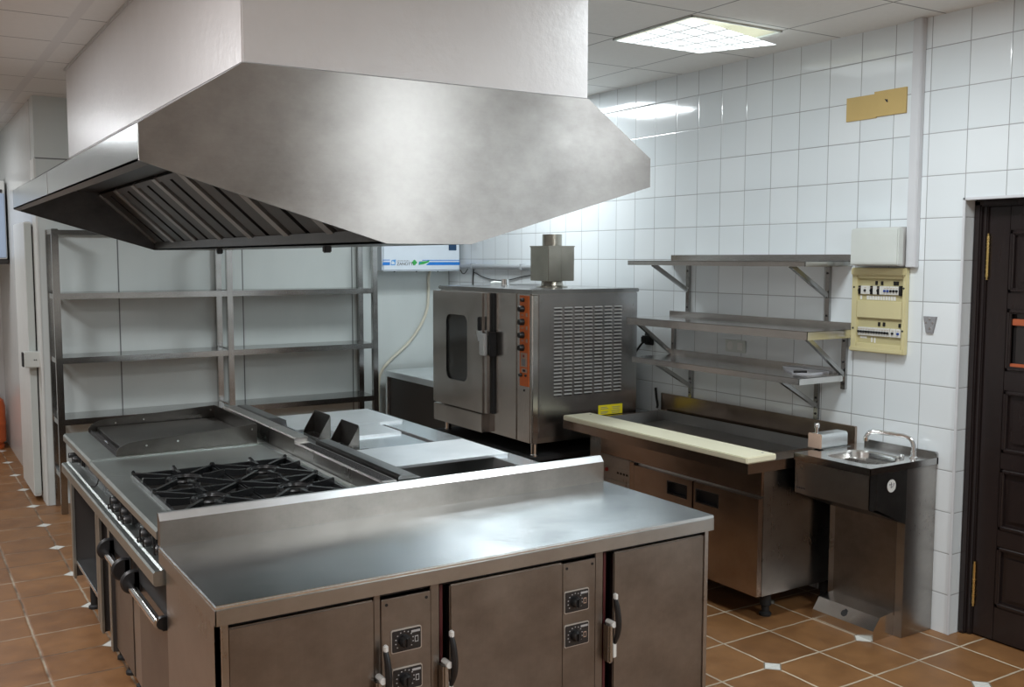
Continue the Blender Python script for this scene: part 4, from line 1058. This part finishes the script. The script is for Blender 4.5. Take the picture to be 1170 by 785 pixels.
# ------------------------------------------------------------------ corridor
gc = thing('gas_cylinder', 'orange gas cylinder standing at the far end of the left aisle', 'gas cylinder', (.722, 10.47, 0))
m = MB(); m.lathe((.722, 10.47, 0), [(.13, 0), (.135, .03), (.12, .04), (.148, .07), (.15, .10), (.15, .22), (.153, .23), (.153, .25), (.15, .26), (.15, .40), (.135, .46), (.09, .50), (.03, .515), (0, .516)], 36); m.build('bottle', 'gas_orange', gc)
m = MB(); m.lathe((.722, 10.47, .48), [(.085, 0), (.085, .10), (.08, .10), (.08, 0)], 28); m.build('collar', 'gas_orange', gc)
m = MB(); m.cyl((.722, 10.47, .51), (.722, 10.47, .57), .018, n=14); m.build('valve', 'brass', gc)
wcab = thing('wall_cabinet', 'white wall unit with pale blue front high at the far left aisle end', 'cabinet', (.55, 10.3, 1.74))
MB().box(.20, .882, 9.76, YF-.001, 1.79, 2.47, .006).build('cabinet_body', 'door_white', wcab)
MB().box(.22, .874, 9.742, 9.762, 1.80, 2.36, .004).build('front_panel', 'cabinet_blue', wcab)
MB().box(.22, .86, 9.752, 9.80, 2.365, 2.395, .003).build('grille', 'dark_brown_panel', wcab)
MB().box(.22, .90, 9.78, 10.4, 1.745, 1.79, .01).build('under_tray', 'dark_brown_panel', wcab)
m = MB(); m.box(.66, .80, 9.80, 9.95, 2.47, 2.55, .02, seg=3); tag(m.build('cloth_bundle', 'dark_brown_panel'), 'small dark bundle on top of the far wall unit', 'bundle')
m = MB(); m.prism([(.02,3.905), (.0,3.88), (.165,3.86), (.175,3.885)], 'Z', .0005, .0015); tag(m.build('paper_scrap', 'grout_white'), 'thin white scrap lying on the floor at the left edge', 'paper scrap')

# ------------------------------------------------------------------ ceiling light
tr = thing('ceiling_light', 'square recessed ceiling light whose gridded diffuser hangs open at one corner', 'ceiling light', (3.546, 3.885, ZC-.03))
lx0, lx1, ly0, ly1 = 3.243, 3.850, 3.585, 4.190
m = MB()
for a in ((lx0, lx1, ly0, ly0+.012), (lx0, lx1, ly1-.012, ly1), (lx0, lx0+.012, ly0, ly1), (lx1-.012, lx1, ly0, ly1)): m.box(a[0], a[1], a[2], a[3], ZC-.009, ZC-.0005, .002)
m.build('frame', 'white_plastic', tr)
m = MB()
za = ZC-.008
cor = {(0, 0): (lx0+.012, ly0+.012, za-.004), (1, 0): (lx1-.022, ly0+.020, za-.060), (1, 1): (lx1-.012, ly1-.012, za-.004), (0, 1): (lx0+.012, ly1-.012, za-.004)}
G = 10; grid = {}
for i in range(G+1):
    for j in range(G+1):
        u, v = i/G, j/G
        p = sum((Vector(cor[c])*((u if c[0] else 1-u)*(v if c[1] else 1-v)) for c in cor), Vector())
        grid[i, j] = m.bm.verts.new(p)
for i in range(G):
    for j in range(G): m.bm.faces.new((grid[i, j], grid[i+1, j], grid[i+1, j+1], grid[i, j+1]))
m.build('diffuser', 'light_diffuser', tr, 'gridded translucent diffuser', org=((lx0+lx1)/2, (ly0+ly1)/2, za-.02))
m = MB(); m.box(lx0+.002, lx1-.002, ly0+.002, ly1-.002, ZC+.088, ZC+.094).box(lx0+.001, lx0+.004, ly0+.002, ly1-.002, ZC-.002, ZC+.09).box(lx1-.004, lx1-.001, ly0+.002, ly1-.002, ZC-.002, ZC+.09)
m.box(lx0+.004, lx1-.004, ly0+.001, ly0+.004, ZC-.002, ZC+.09).box(lx0+.004, lx1-.004, ly1-.004, ly1-.001, ZC-.002, ZC+.09); m.build('housing', 'hose_cream', tr)
m = MB(); m.cyl((lx0+.06, ly0+.045, ZC+.020), (lx1-.03, ly0+.045, ZC+.020), .016, n=16)
m.build('tube', 'tube_lit', tr, 'white fluorescent tube showing in the gap')
m = MB()
for x in (lx0+.22, lx1-.22, lx1-.03): m.cyl((x-.012, ly0+.045, ZC+.020), (x+.012, ly0+.045, ZC+.020), .0178, n=16)
m.build('tube_holder', 'hose_cream', tr)

# ------------------------------------------------------------------ lamps
def area(name, loc, size, power, col=(.90,.97,1), sy=None, spread=PI):
    l = bpy.data.lights.new(name, 'AREA'); l.energy = power; l.color = col; l.shape = 'RECTANGLE'; l.size = size; l.size_y = sy or size; l.spread = spread
    o = bpy.data.objects.new(name, l); C.objects.link(o); o.location = loc; return o
SPR = math.radians(140)
area('ceiling_or_fill_lamp', (3.55, 5.95, ZC-.02), .58, 32)
area('ceiling_or_fill_lamp', (3.15, -.3, ZC-.02), .7, 85)
area('ceiling_or_fill_lamp', (2.95, 2.72, ZC-.02), .5, 30)  # added fill for the right wall and basin, no fitting belongs here
area('ceiling_or_fill_lamp', (-.6, 5.6, ZC-.02), .58, 50, (.95, .97, 1))
area('ceiling_or_fill_lamp', (-.6, 3.0, ZC-.02), .58, 55, (1, .97, .97))
area('ceiling_or_fill_lamp', (-.9, .4, ZC-.02), 1.0, 50, (.97, .98, 1))  # large unseen fill light added behind the camera
area('ceiling_or_fill_lamp', (-.3, 9.2, ZC-.02), .58, 30, (.95, .98, 1))
w = bpy.data.worlds.new('World'); S.world = w; w.use_nodes = True
w.node_tree.nodes['Background'].inputs[0].default_value = (.6, .65, .7, 1); w.node_tree.nodes['Background'].inputs[1].default_value = .0

# ------------------------------------------------------------------ camera
yaw, pit, rol, F = .560, .0858, .001, 1131
f = Vector((math.sin(yaw)*math.cos(pit), math.cos(yaw)*math.cos(pit), -math.sin(pit)))
r = Vector((math.cos(yaw), -math.sin(yaw), 0)); u = r.cross(f)
r2 = r*math.cos(rol)+u*math.sin(rol); u2 = -r*math.sin(rol)+u*math.cos(rol)
cam = bpy.data.cameras.new('camera'); cam.sensor_width = 36; cam.lens = 36*F/1170; cam.clip_start = .05
co = bpy.data.objects.new('camera', cam); C.objects.link(co)
M = Matrix((r2, u2, -f)).transposed().to_4x4(); M.translation = (0, 0, 1.8); co.matrix_world = M
S.camera = co
S.view_settings.view_transform = 'Standard'; S.view_settings.look = 'None'; S.view_settings.exposure = .12; S.view_settings.gamma = 1
try:
    S.cycles.use_denoising = True
    S.cycles.max_bounces = 10; S.cycles.sample_clamp_indirect = 6
except Exception: pass
